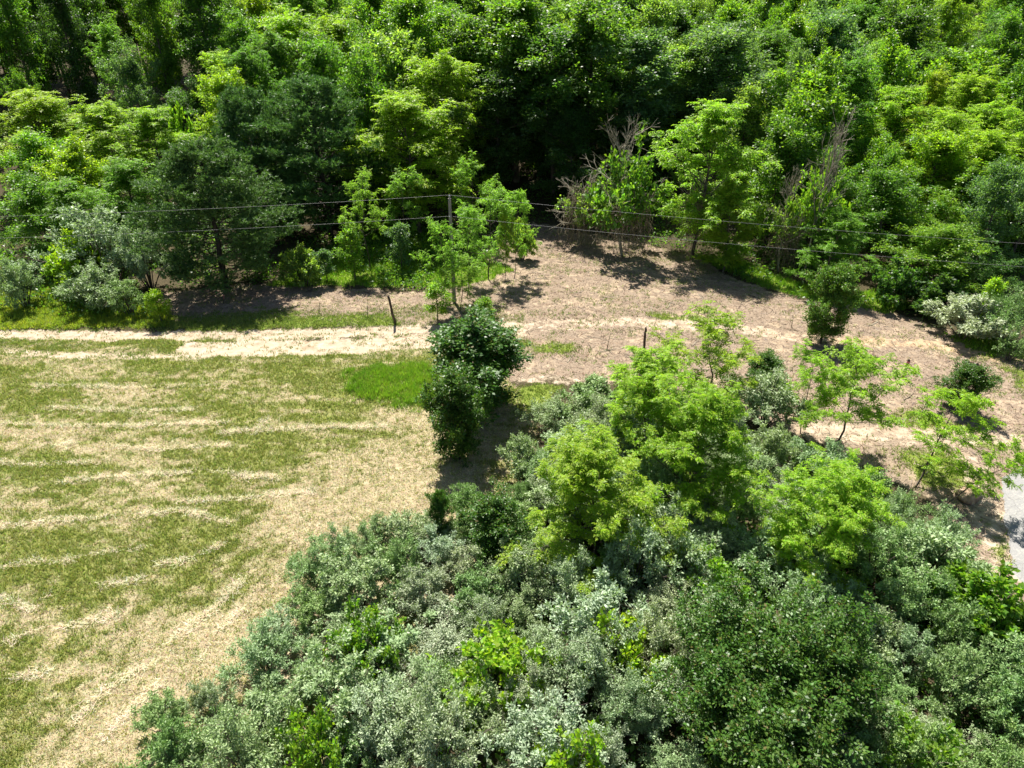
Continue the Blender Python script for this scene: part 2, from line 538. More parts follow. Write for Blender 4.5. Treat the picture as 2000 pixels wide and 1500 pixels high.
# ------------------------------------------------------------------ geometry for plants
class Wood:
    def __init__(self):
        self.v = []; self.f = []; self.n = 0

    def tube(self, pts, r0, r1, sides=5, pw=1.0):
        pts = np.asarray(pts, float)
        k = len(pts)
        tan = np.gradient(pts, axis=0); tan = norm(tan)
        ref = np.array([0.31, 0.17, 0.93]) if abs(tan[0, 2]) < 0.9 else np.array([1.0, 0.1, 0.0])
        a = norm(np.cross(tan, ref)); b = np.cross(tan, a)
        th = np.arange(sides) * 2 * math.pi / sides
        r = r1 + (r0 - r1) * (1 - np.linspace(0, 1, k)) ** pw
        ring = pts[:, None, :] + r[:, None, None] * (np.cos(th)[None, :, None] * a[:, None, :] + np.sin(th)[None, :, None] * b[:, None, :])
        self.v.append(ring.reshape(-1, 3))
        i = np.arange(k - 1)[:, None] * sides; s = np.arange(sides)[None, :]; s2 = (s + 1) % sides
        q = np.stack([i + s, i + s2, i + sides + s2, i + sides + s], -1).reshape(-1, 4) + self.n
        self.f.append(q)
        self.n += k * sides

    def mesh(self, name, mat):
        return mesh_from(name, np.concatenate(self.v), 4, np.concatenate(self.f).ravel(), mat, True)


def leaf_quads(pos, axis, nrm, ln, wd, droop=0.15):
    """pointed leaves: four corners each, a little folded"""
    axis = norm(axis)
    side = norm(np.cross(axis, nrm))
    n2 = np.cross(side, axis)
    ln = np.broadcast_to(ln, (len(pos),))[:, None]; wd = np.broadcast_to(wd, (len(pos),))[:, None]
    mid = pos + axis * ln * 0.48
    a = pos
    b = mid + side * wd * 0.5 + n2 * wd * 0.10
    c = pos + axis * ln - n2 * ln * droop
    d = mid - side * wd * 0.5 + n2 * wd * 0.10
    return np.stack([a, b, c, d], 1).reshape(-1, 3)


def crown_mesh(name, quads, mat):
    v = np.concatenate(quads) if isinstance(quads, list) else quads
    return mesh_from(name, v, 4, np.arange(len(v)), mat)


def rnd_unit(rng, n):
    return norm(rng.normal(size=(n, 3)))


def bend_path(p0, d0, length, k, rng, wob=0.12, lift=0.0):
    pts = [np.array(p0, float)]
    d = norm(np.array(d0, float))
    for i in range(k - 1):
        d = norm(d + rng.normal(size=3) * wob + np.array([0, 0, lift]))
        pts.append(pts[-1] + d * length / (k - 1))
    return np.array(pts), d


def leaves_on(rng, S, Dv, Ln, per, spread, size, aspect, up=0.8, outw=0.5, jit=0.8, t0=0.1, droop=0.2):
    """leaves along twigs S (starts), Dv (directions), Ln (lengths)"""
    n = len(S)
    idx = np.repeat(np.arange(n), per)
    t = t0 + (1 - t0) * rng.random(len(idx)) ** 0.8
    r = rng.normal(size=(len(idx), 3))
    pos = S[idx] + Dv[idx] * (Ln[idx] * t)[:, None] + r * spread * (0.45 + 0.75 * (1 - np.abs(2 * t - 1.1)))[:, None]
    ax = norm(Dv[idx] * outw + r * 0.55 + rng.normal(size=r.shape) * 0.5 * jit + np.array([0, 0, -0.1]))
    nr = norm(np.array([0, 0, up]) + rng.normal(size=r.shape) * jit * 0.6)
    s = size * (0.65 + 0.7 * rng.random(len(idx)))
    return leaf_quads(pos, ax, nr, s, s * aspect, droop)


def gen_tree(seed, H=10, R=3, clear=0.25, limbs=28, twigs=8, lets=3, per=18, size=0.17, aspect=0.62, spread=0.16,
             el0=5, el1=75, shape='round', up=0.8, mat='broad', r0=0.16, twl=0.42, lift=0.03, bark='bark', lean=0.05, letl=0.55, flat=0.0, ragged=1.0):
    rng = np.random.default_rng(seed)
    W = Wood()
    k = 9
    tr = np.zeros((k, 3)); tr[:, 2] = np.linspace(0, H * 0.93, k)
    tr[1:, :2] += np.cumsum(rng.normal(size=(k - 1, 2)) * lean * H / k * 0.9, 0)
    W.tube(tr, r0, 0.02, 7, 0.8)
    S = []; Dv = []; Ln = []
    az = rng.random() * 6.28
    # uneven crown: some sides grow further out than others
    ph = rng.random(3) * 6.28
    for i in range(limbs):
        t = clear + (1 - clear) * ((i + rng.random() * 0.8) / limbs) ** 0.92
        u = min(1.0, max(0.0, (t - clear) / (1 - clear)))
        if shape == 'round': prof = math.sqrt(max(0.02, 1 - (2 * u * 0.92 - 0.72) ** 2 / 1.3))
        elif shape == 'oval': prof = (0.45 + 1.3 * u) if u < 0.35 else max(0.10, 1 - ((u - 0.35) / 0.66) ** 1.7)
        elif shape == 'cone': prof = (1 - u) ** 0.75 * (0.75 + 0.25 * min(1, u * 6)) + 0.06
        elif shape == 'vase': prof = 0.45 + 0.75 * math.sin(min(1, u) * math.pi * 0.62)
        else: prof = 1.0
        az += 2.39996 + rng.normal() * 0.35
        rag = 1 + ragged * (0.24 * math.sin(az * 2 + ph[0] + u * 2) + 0.18 * math.sin(az * 3 + ph[1] + u * 5))
        el = math.radians(min(86, el0 + (el1 - el0) * u + rng.normal() * 9))
        zb = t * H * 0.93
        p0 = np.array([np.interp(zb, tr[:, 2], tr[:, 0]), np.interp(zb, tr[:, 2], tr[:, 1]), zb])
        L_ = R * prof * rag * (1 - 0.22 * ragged + 0.4 * ragged * rng.random()) / max(0.45, math.cos(el) ** 0.6)
        if u > 0.8: L_ *= 0.8
        d0 = np.array([math.cos(az) * math.cos(el), math.sin(az) * math.cos(el), math.sin(el)])
        pts, _ = bend_path(p0, d0, L_, 6, rng, 0.13, lift)
        W.tube(pts, max(0.012, r0 * 0.36 * (1 - 0.6 * u)), 0.008, 4)
        tn = norm(np.gradient(pts, axis=0))
        for j in range(twigs):
            s = 0.22 + 0.78 * (j + rng.random()) / twigs
            f = s * 5; a = min(4, int(f)); fr = f - a
            q = pts[a] * (1 - fr) + pts[a + 1] * fr
            d = tn[a] * 0.75 + rng.normal(size=3) * 0.62 + np.array([0, 0, 0.18])
            d[2] *= (1 - flat)
            d = norm(d)
            l = R * twl * (1.15 - 0.55 * s) * (0.6 + 0.7 * rng.random())
            if j % 2 == 0: W.tube(np.array([q, q + d * l * 0.5, q + d * l]), 0.012, 0.004, 3)
            S.append(q); Dv.append(d); Ln.append(l)
            for _ in range(lets):
                b = q + d * l * (0.3 + 0.7 * rng.random())
                d2 = d * 0.7 + rng.normal(size=3) * 0.7 + np.array([0, 0, 0.2]); d2[2] *= (1 - flat * 0.6)
                S.append(b); Dv.append(norm(d2)); Ln.append(l * letl * (0.6 + 0.7 * rng.random()))
    S = np.array(S); Dv = np.array(Dv); Ln = np.array(Ln)
    Q = leaves_on(rng, S, Dv, Ln, per, spread, size, aspect, up)
    return W.mesh('trunk', M[bark]), crown_mesh('crown', Q, M[mat]), H, R


def fronds(rng, S, ax, nr, length, width, leaflets, droop):
    """compound leaves: an arching midrib with pairs of leaflets"""
    n = len(S)
    ax = norm(ax); side = norm(np.cross(ax, nr)); up = np.cross(side, ax)
    out = []
    for k in range(leaflets):
        t = (k + 0.6) / leaflets
        base = S + ax * (length * t)[:, None] - up * (droop * length * t * t)[:, None]
        dirn = norm(ax - up * (2 * droop * t))
        w = width * (0.55 + 0.6 * math.sin(math.pi * min(1, t * 0.9 + 0.1)))
        for sg in (-1, 1):
            a2 = norm(side * sg * 0.9 + dirn * 0.55 + rng.normal(size=(n, 3)) * 0.13)
            out.append(leaf_quads(base, a2, up + rng.normal(size=(n, 3)) * 0.2, length * w, length * w * 0.46, 0.25))
    a2 = norm(ax - up * 2 * droop)
    out.append(leaf_quads(S + ax * (length)[:, None] * 0.92 - up * (droop * length)[:, None] * 0.85, a2, up, length * width, length * width * 0.42, 0.3))
    # keep each leaf's pieces together in memory order
    return np.concatenate(out)


def gen_locust(seed, H=8, R=3, limbs=16, twigs=7, tips=3, per=5, clear=0.3, size=0.34, leaflets=4, el0=8, el1=62, r0=0.10, stems=1):
    rng = np.random.default_rng(seed)
    W = Wood()
    S = []; Dv = []
    for sidx in range(stems):
        k = 8
        tr = np.zeros((k, 3)); tr[:, 2] = np.linspace(0, H * 0.94, k)
        lean = rng.normal(size=2) * (0.05 if stems == 1 else 0.16)
        tr[:, 0] += lean[0] * tr[:, 2]; tr[:, 1] += lean[1] * tr[:, 2]
        tr[1:, :2] += np.cumsum(rng.normal(size=(k - 1, 2)) * 0.10, 0)
        W.tube(tr, r0, 0.015, 6, 0.8)
        az = rng.random() * 6.28
        for i in range(limbs):
            t = clear + (1 - clear) * (i + rng.random()) / limbs
            u = min(1.0, max(0.0, (t - clear) / (1 - clear)))
            prof = 0.50 + 0.62 * math.sin(math.pi * (0.16 + 0.72 * u)) - 0.55 * max(0, u - 0.7)
            az += 2.39996 + rng.normal() * 0.5
            el = math.radians(el0 + (el1 - el0) * u ** 1.3 + rng.normal() * 8)
            zb = t * H * 0.94
            p0 = np.array([np.interp(zb, tr[:, 2], tr[:, 0]), np.interp(zb, tr[:, 2], tr[:, 1]), zb])
            L_ = R * prof * (0.65 + 0.6 * rng.random())
            d0 = np.array([math.cos(az) * math.cos(el), math.sin(az) * math.cos(el), math.sin(el)])
            pts, dend = bend_path(p0, d0, L_, 6, rng, 0.14, 0.02)
            W.tube(pts, max(0.014, r0 * 0.42 * (1 - 0.5 * u)), 0.008, 4)
            tn = norm(np.gradient(pts, axis=0))
            for j in range(twigs):
                s = 0.30 + 0.70 * (j + rng.random()) / twigs
                f = s * 5; a = min(4, int(f)); fr = f - a
                q = pts[a] * (1 - fr) + pts[a + 1] * fr
                d = tn[a] * 0.8 + rng.normal(size=3) * 0.7; d[2] = d[2] * 0.75 + 0.14
                d = norm(d); l = R * 0.30 * (0.5 + 0.8 * rng.random())
                W.tube(np.array([q, q + d * l * 0.5 + np.array([0, 0, 0.02]), q + d * l]), 0.012, 0.005, 3)
                for tt in range(tips):
                    b = q + d * l * (0.35 + 0.65 * (tt + 1) / tips) + rng.normal(size=3) * 0.07
                    S.append(b); Dv.append(d)
    S = np.array(S); Dv = np.array(Dv)
    idx = np.repeat(np.arange(len(S)), per)
    n = len(idx)
    rad = rng.normal(size=(n, 3)); rad[:, 2] *= 0.38; rad = norm(rad)
    ax = norm(rad * 1.0 + Dv[idx] * 0.45 + np.array([0, 0, 0.16]))
    nr = norm(np.array([0, 0, 1.0]) + rng.normal(size=(n, 3)) * 0.26)
    ln = size * (0.6 + 0.65 * rng.random(n))
    Q = fronds(rng, S[idx] + rng.normal(size=(n, 3)) * 0.05, ax, nr, ln, 0.40, leaflets, 0.38)
    return W.mesh('trunk', M['bark']), crown_mesh('crown', Q, M['locust']), H, R


def gen_olive(seed, H=3.6, R=2.1, stems=13, plumes=9, shoots=7, per=17, size=0.125, mat='olive', aspect=0.46, upr=0.62, bark='bark'):
    """many arching stems from the ground, each carrying leafy plumes of upright shoots"""
    rng = np.random.default_rng(seed)
    W = Wood(); S = []; Dv = []; Ln = []
    ph = rng.random(2) * 6.28
    for i in range(stems):
        az = i * 2.39996 + rng.normal() * 0.3
        u = math.sqrt((i + 0.5) / stems)
        rag = 1 + 0.2 * math.sin(2 * az + ph[0]) + 0.15 * math.sin(3 * az + ph[1])
        reach = R * u * rag * (0.75 + 0.3 * rng.random())
        top = H * (1.0 - 0.55 * u ** 2.2) * (0.78 + 0.28 * rng.random())
        b = np.array([math.cos(az), math.sin(az), 0]) * 0.25 * u
        e = np.array([math.cos(az) * reach, math.sin(az) * reach, top])
        c = np.array([math.cos(az) * reach * 0.42, math.sin(az) * reach * 0.42, top * 0.72])
        t = np.linspace(0, 1, 8)[:, None]
        pts = (1 - t) ** 2 * b + 2 * t * (1 - t) * c + t ** 2 * e
        W.tube(pts, 0.045, 0.01, 4)
        for j in range(plumes):
            s = 0.30 + 0.70 * ((j + rng.random()) / plumes) ** 0.7
            f = s * 7; a = min(6, int(f)); fr = f - a
            q = pts[a] * (1 - fr) + pts[a + 1] * fr
            side = rng.normal(size=3); side[2] *= 0.6
            out = norm(side) * 0.9 + np.array([math.cos(az), math.sin(az), 0]) * 0.4 * u
            q2 = q + out * R * 0.30 * (0.25 + 0.75 * rng.random())
            W.tube(np.array([q, (q + q2) / 2 + np.array([0, 0, 0.05]), q2]), 0.014, 0.006, 3)
            if rng.random() < 0.10:                # a dead twig sticking out
                dt, _ = bend_path(q2, norm(out + np.array([0, 0, 0.5])), 0.5 + 0.5 * rng.random(), 4, rng, 0.15)
                W.tube(dt, 0.014, 0.006, 3)
            pd = norm(out * 0.6 + np.array([0, 0, upr]) + rng.normal(size=3) * 0.22)
            for k in range(shoots):
                d = norm(pd + rng.normal(size=3) * 0.42)
                S.append(q2 - pd * 0.12); Dv.append(d); Ln.append((0.32 + 0.34 * rng.random()) * R / 2.1)
    S = np.array(S); Dv = np.array(Dv); Ln = np.array(Ln)
    Q = leaves_on(rng, S, Dv, Ln, per, 0.04 * R / 2.1, size, aspect, 0.6, 0.7, 0.75, 0.05, 0.12)
    return W.mesh('stems', M[bark]), crown_mesh('crown', Q, M[mat]), H, R


def gen_pine(seed, H=14, R=5.5, clear=0.14, tufts=36, needles=8):
    rng = np.random.default_rng(seed)
    W = Wood()
    k = 10
    tr = np.zeros((k, 3)); tr[:, 2] = np.linspace(0, H * 0.97, k)
    tr[1:, :2] += np.cumsum(rng.normal(size=(k - 1, 2)) * 0.10, 0)
    W.tube(tr, 0.24, 0.03, 8, 0.8)
    C = []; D = []
    z = clear * H; w = 0
    while z < H * 0.95:
        u = max(0.0, (z / H - clear) / (1 - clear))
        prof = (min(1, 0.62 + u * 1.6)) * (1 - u ** 2.0) ** 0.75 + 0.05
        nb = 6 if u < 0.75 else 5
        off = rng.random() * 6.28
        for b in range(nb):
            az = off + b * 6.283 / nb + rng.normal() * 0.22
            L_ = R * prof * (0.62 + 0.5 * rng.random())
            el = math.radians(-4 + 46 * u ** 1.4 + rng.normal() * 7)
            p0 = np.array([np.interp(z, tr[:, 2], tr[:, 0]), np.interp(z, tr[:, 2], tr[:, 1]), z + rng.normal() * 0.1])
            d0 = np.array([math.cos(az) * math.cos(el), math.sin(az) * math.cos(el), math.sin(el)])
            pts, _ = bend_path(p0, d0, L_, 6, rng, 0.07, 0.055)
            W.tube(pts, 0.055 * (1 - 0.6 * u), 0.012, 4)
            tn = norm(np.gradient(pts, axis=0))
            nt_ = max(6, int(tufts * (0.35 + 0.65 * prof)))
            for j in range(nt_):
                s = 0.38 + 0.62 * ((j + rng.random()) / nt_) ** 0.8
                f = s * 5; a = min(4, int(f)); fr = f - a
                q = pts[a] * (1 - fr) + pts[a + 1] * fr
                side = np.cross(tn[a], [0, 0, 1.0]); side /= (np.linalg.norm(side) + 1e-6)
                l = L_ * 0.34 * (1.25 - s) * rng.choice([-1, 1]) * rng.random() ** 0.7
                c = q + side * l + tn[a] * abs(l) * 0.6 + np.array([0, 0, 0.12 * abs(l) + rng.normal() * 0.13])
                dd = norm(side * l * 0.5 + tn[a] * 0.6 + np.array([0, 0, 0.75]) + rng.normal(size=3) * 0.2)
                C.append(c); D.append(dd)
                if j % 5 == 0: W.tube(np.array([q, (q + c) / 2, c]), 0.012, 0.006, 3)
        z += H * 0.048 * (1 - 0.35 * u); w += 1
    C = np.array(C); D = np.array(D)
    for _ in range(2):                    # each shoot carries a few neighbouring tufts
        sel = rng.random(len(C)) < 0.85
        C = np.concatenate([C, C[sel] + rng.normal(size=(sel.sum(), 3)) * 0.2]); D = np.concatenate([D, D[sel]])
        if len(C) > 14000: break
    idx = np.repeat(np.arange(len(C)), needles)
    n = len(idx)
    dirn = norm(D[idx] * 0.75 + rng.normal(size=(n, 3)) * 0.55)
    sd = norm(np.cross(dirn, rng.normal(size=(n, 3))))
    base = C[idx] + D[idx] * (rng.random(n) * 0.14)[:, None]
    ln = (0.20 + 0.14 * rng.random(n))[:, None]
    v = np.stack([base - sd * 0.036, base + sd * 0.036, base + dirn * ln], 1).reshape(-1, 3)
    return W.mesh('trunk', M['darkbark']), mesh_from('crown', v, 3, np.arange(len(v)), M['pine']), H, R


def gen_bare(seed, H=9, R=2.5, limbs=16, el0=35, el1=80, sub=9, clear=0.35, mat='deadwood', r0=0.12):
    rng = np.random.default_rng(seed)
    T = Wood(); B = Wood()
    k = 8
    tr = np.zeros((k, 3)); tr[:, 2] = np.linspace(0, H * 0.8, k)
    tr[1:, :2] += np.cumsum(rng.normal(size=(k - 1, 2)) * 0.12, 0)
    T.tube(tr, r0, 0.03, 6, 0.8)
    for i in range(limbs):
        t = clear + (1 - clear) * (i + rng.random()) / limbs
        u = min(1.0, max(0.0, (t - clear) / (1 - clear)))
        az = i * 2.39996 + rng.normal() * 0.3
        el = math.radians(el0 + (el1 - el0) * u + rng.normal() * 8)
        zb = t * H * 0.8
        p0 = np.array([np.interp(zb, tr[:, 2], tr[:, 0]), np.interp(zb, tr[:, 2], tr[:, 1]), zb])
        d0 = np.array([math.cos(az) * math.cos(el), math.sin(az) * math.cos(el), math.sin(el)])
        L_ = R * (0.8 + 0.6 * rng.random()) * (1.2 - 0.4 * u)
        pts, _ = bend_path(p0, d0, L_, 7, rng, 0.10, 0.03)
        B.tube(pts, 0.045, 0.012, 4)
        tn = norm(np.gradient(pts, axis=0))
        for j in range(sub):
            a = rng.integers(1, 6)
            d = norm(tn[a] + rng.normal(size=3) * 0.38 + np.array([0, 0, 0.1]))
            q, dq = bend_path(pts[a], d, L_ * (0.25 + 0.4 * rng.random()), 4, rng, 0.1, 0.02)
            B.tube(q, 0.022, 0.010, 3)
            for _ in range(2):
                q2, _d = bend_path(q[2], norm(dq + rng.normal(size=3) * 0.45), L_ * 0.22, 3, rng, 0.08, 0)
                B.tube(q2, 0.013, 0.008, 3)
    return T.mesh('trunk', M[mat]), B.mesh('branches', M[mat]), H, R


def gen_vines(seed, H=6.5, R=2.0, n=120):
    """dry vine stems hanging from the crown in a curtain"""
    rng = np.random.default_rng(seed)
    W = Wood()
    for i in range(n):
        az = rng.random() * 6.28; r = R * rng.random() ** 0.7
        z1 = H * (0.45 + 0.5 * rng.random())
        p = np.array([math.cos(az) * r * 0.7, math.sin(az) * r * 0.7, z1])
        e = np.array([math.cos(az + rng.normal() * 0.4) * r * 1.15, math.sin(az + rng.normal() * 0.4) * r * 1.15, max(0.05, z1 - H * (0.25 + 0.6 * rng.random()))])
        m = (p + e) / 2 + np.array([math.cos(az), math.sin(az), 0.4]) * R * 0.35 * rng.random() + rng.normal(size=3) * 0.2
        t = np.linspace(0, 1, 6)[:, None]
        pts = (1 - t) ** 2 * p + 2 * t * (1 - t) * m + t ** 2 * e + rng.normal(size=(6, 3)) * 0.16
        W.tube(pts, 0.012 + 0.022 * rng.random() ** 2, 0.010, 3)
        for _ in range(2):
            q, _d = bend_path(pts[rng.integers(1, 5)], rnd_unit(rng, 1)[0], 0.3 + 0.7 * rng.random(), 4, rng, 0.35)
            W.tube(q, 0.011, 0.006, 3)
    return W.mesh('dry_vines', M['vine'])


# ------------------------------------------------------------------ plant kinds, each with a few different individuals
PROTO = {}


def protos(kind, n, fn):
    PROTO[kind] = []
    for i in range(n):
        w, c, H, R = fn(i)
        v = np.empty(len(c.vertices) * 3, np.float32); c.vertices.foreach_get('co', v); v = v.reshape(-1, 3)
        PROTO[kind].append((w, c, float(v[:, 2].max()), float(np.percentile(np.hypot(v[:, 0], v[:, 1]), 96))))


SHV = [(13, 9, 7, 17, .125, .62), (10, 8, 9, 16, .145, .45), (16, 9, 6, 17, .11, .85), (12, 7, 8, 18, .13, .30),
       (9, 10, 7, 15, .155, .70), (14, 6, 9, 18, .115, .55), (11, 8, 7, 16, .135, 1.0), (12, 6, 7, 14, .14, .5)]
protos('silver_shrub', 8, lambda i: gen_olive(100 + i, H=3.2 + 0.25 * (i % 4), R=2.0 + 0.1 * (i % 3), stems=SHV[i][0], plumes=SHV[i][1], shoots=SHV[i][2],
                                              per=SHV[i][3], size=SHV[i][4], upr=SHV[i][5]))
protos('locust_tree', 3, lambda i: gen_locust(200 + i, H=7.5, R=3.3, limbs=40, twigs=9, tips=3, per=6, clear=0.10, el0=14, el1=78, leaflets=4))
protos('thin_locust', 4, lambda i: gen_locust(230 + i, H=6.5, R=2.4, limbs=13, twigs=7, tips=3, per=5, clear=0.36, r0=0.06))
protos('pear_tree', 3, lambda i: gen_tree(300 + i, H=7, R=2.2, clear=0.06, limbs=58, twigs=8, lets=3, per=17, size=0.155, aspect=0.6,
                                          spread=0.10, el0=28, el1=78, shape='oval', mat='pear', r0=0.10, up=0.6, bark='darkbark'))
RTV = [(26, 9, .20, 5, 75, 'round', .36), (22, 10, .22, 15, 80, 'oval', .42), (30, 8, .18, 0, 70, 'round', .32), (20, 10, .21, 25, 70, 'vase', .42), (26, 9, .19, -5, 60, 'cone', .40), (22, 9, .24, 10, 85, 'oval', .46)]
protos('glossy_pear', 2, lambda i: gen_tree(330 + i, H=6, R=3.0, clear=0.06, limbs=62, twigs=9, lets=3, per=17, size=0.145, aspect=0.6,
                                            spread=0.11, el0=28, el1=78, shape='oval', mat='pear', r0=0.12, up=0.6, bark='darkbark', twl=0.36))
protos('round_tree', 6, lambda i: gen_tree(400 + i, H=12, R=4.0, clear=0.10 + 0.03 * i, limbs=RTV[i][0], twigs=RTV[i][1], lets=3, per=24, size=RTV[i][2], aspect=0.62, ragged=1.7, letl=0.5,
                                           spread=0.17, mat='broad', r0=0.18, el0=RTV[i][3], el1=RTV[i][4], shape=RTV[i][5], twl=RTV[i][6]))
protos('tall_tree', 3, lambda i: gen_tree(500 + i, H=19, R=4.4, clear=0.28, limbs=38, twigs=9, lets=3, per=22, size=0.23, aspect=0.66, ragged=1.6,
                                          spread=0.19, mat='broad', r0=0.26, shape='oval', el0=0, el1=70, twl=0.38))
protos('light_tree', 3, lambda i: gen_locust(600 + i, H=12, R=3.8, limbs=34, twigs=9, tips=3, per=6, clear=0.16, el0=10, el1=76, size=0.50, leaflets=3, r0=0.16))
protos('sapling', 4, lambda i: gen_tree(700 + i, H=5, R=1.25, clear=0.26, limbs=18, twigs=6, lets=2, per=14, size=0.17, aspect=0.5,
                                        spread=0.12, el0=10, el1=68, shape='oval', mat='broad', r0=0.055, flat=0.2))
protos('bush', 4, lambda i: gen_olive(800 + i, H=2.6, R=1.7, stems=11, plumes=8, shoots=6, per=14, size=0.17, mat='broad', aspect=0.62, upr=0.35))
protos('sprig_bush', 4, lambda i: gen_olive(830 + i, H=3.0, R=2.0, stems=13, plumes=5, shoots=5, per=9, size=0.17, mat='broad', aspect=0.75, upr=0.25))
protos('pine_tree', 3, lambda i: gen_pine(900 + i))
VINES = [gen_vines(970 + i) for i in range(2)]

TINT = {
    'silver': (0.29, 0.385, 0.195), 'paler': (0.375, 0.45, 0.285), 'greener': (0.215, 0.33, 0.12), 'greysilver': (0.33, 0.40, 0.25),
    'lime': (0.225, 0.345, 0.028), 'yellow': (0.235, 0.335, 0.028), 'gold': (0.29, 0.37, 0.04), 'fresh': (0.14, 0.26, 0.028),
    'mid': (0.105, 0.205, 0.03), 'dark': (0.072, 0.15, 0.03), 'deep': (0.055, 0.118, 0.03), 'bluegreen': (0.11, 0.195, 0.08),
    'pear': (0.064, 0.140, 0.022), 'pine': (0.095, 0.185, 0.055), 'pale': (0.19, 0.295, 0.075), 'young': (0.185, 0.315, 0.04),
}
ALL = []


def plant(kind, x, y, height, radius, tint, label=None, cat='tree', group=None, rng=random, pi=None, lean=None):
    P = PROTO[kind]
    wood, crown, H, R = P[pi % len(P)] if pi is not None else rng.choice(P)
    z = gz(x, y)
    e = empty(kind, (x, y, z - 0.05), rng.random() * 6.28, (radius / R, radius / R, height / H))
    if lean is not None:
        e.rotation_mode = 'XYZ'
        e.rotation_euler = (lean[0], lean[1], 0)
    a = link(wood.name.split('.')[0], wood, e)
    b = link(crown.name.split('.')[0], crown, e)
    c = TINT[tint]; j = 0.07
    k = 1 + rng.uniform(-j, j)
    b.color = (c[0] * k * (1 + rng.uniform(-j, j)), c[1] * k, c[2] * k * (1 + rng.uniform(-j, j)), 1)
    tag(e, label, cat, group)
    ALL.append((x, y, radius, e))
    return e


def by_top(px, py, D=None, H=None):
    """place from the top of the crown: either its distance or its height is known"""
    if H is not None:
        p = at(px, py, H)
        return p[0], p[1], H - gz(p[0], p[1])
    p = at_dist(px, py, D)
    return p[0], D, p[2] - gz(p[0], D)


def rad_m(px, py, D, wpx):
    p = at_dist(px, py, D)
    return 0.5 * wpx * depth(p) / FPX


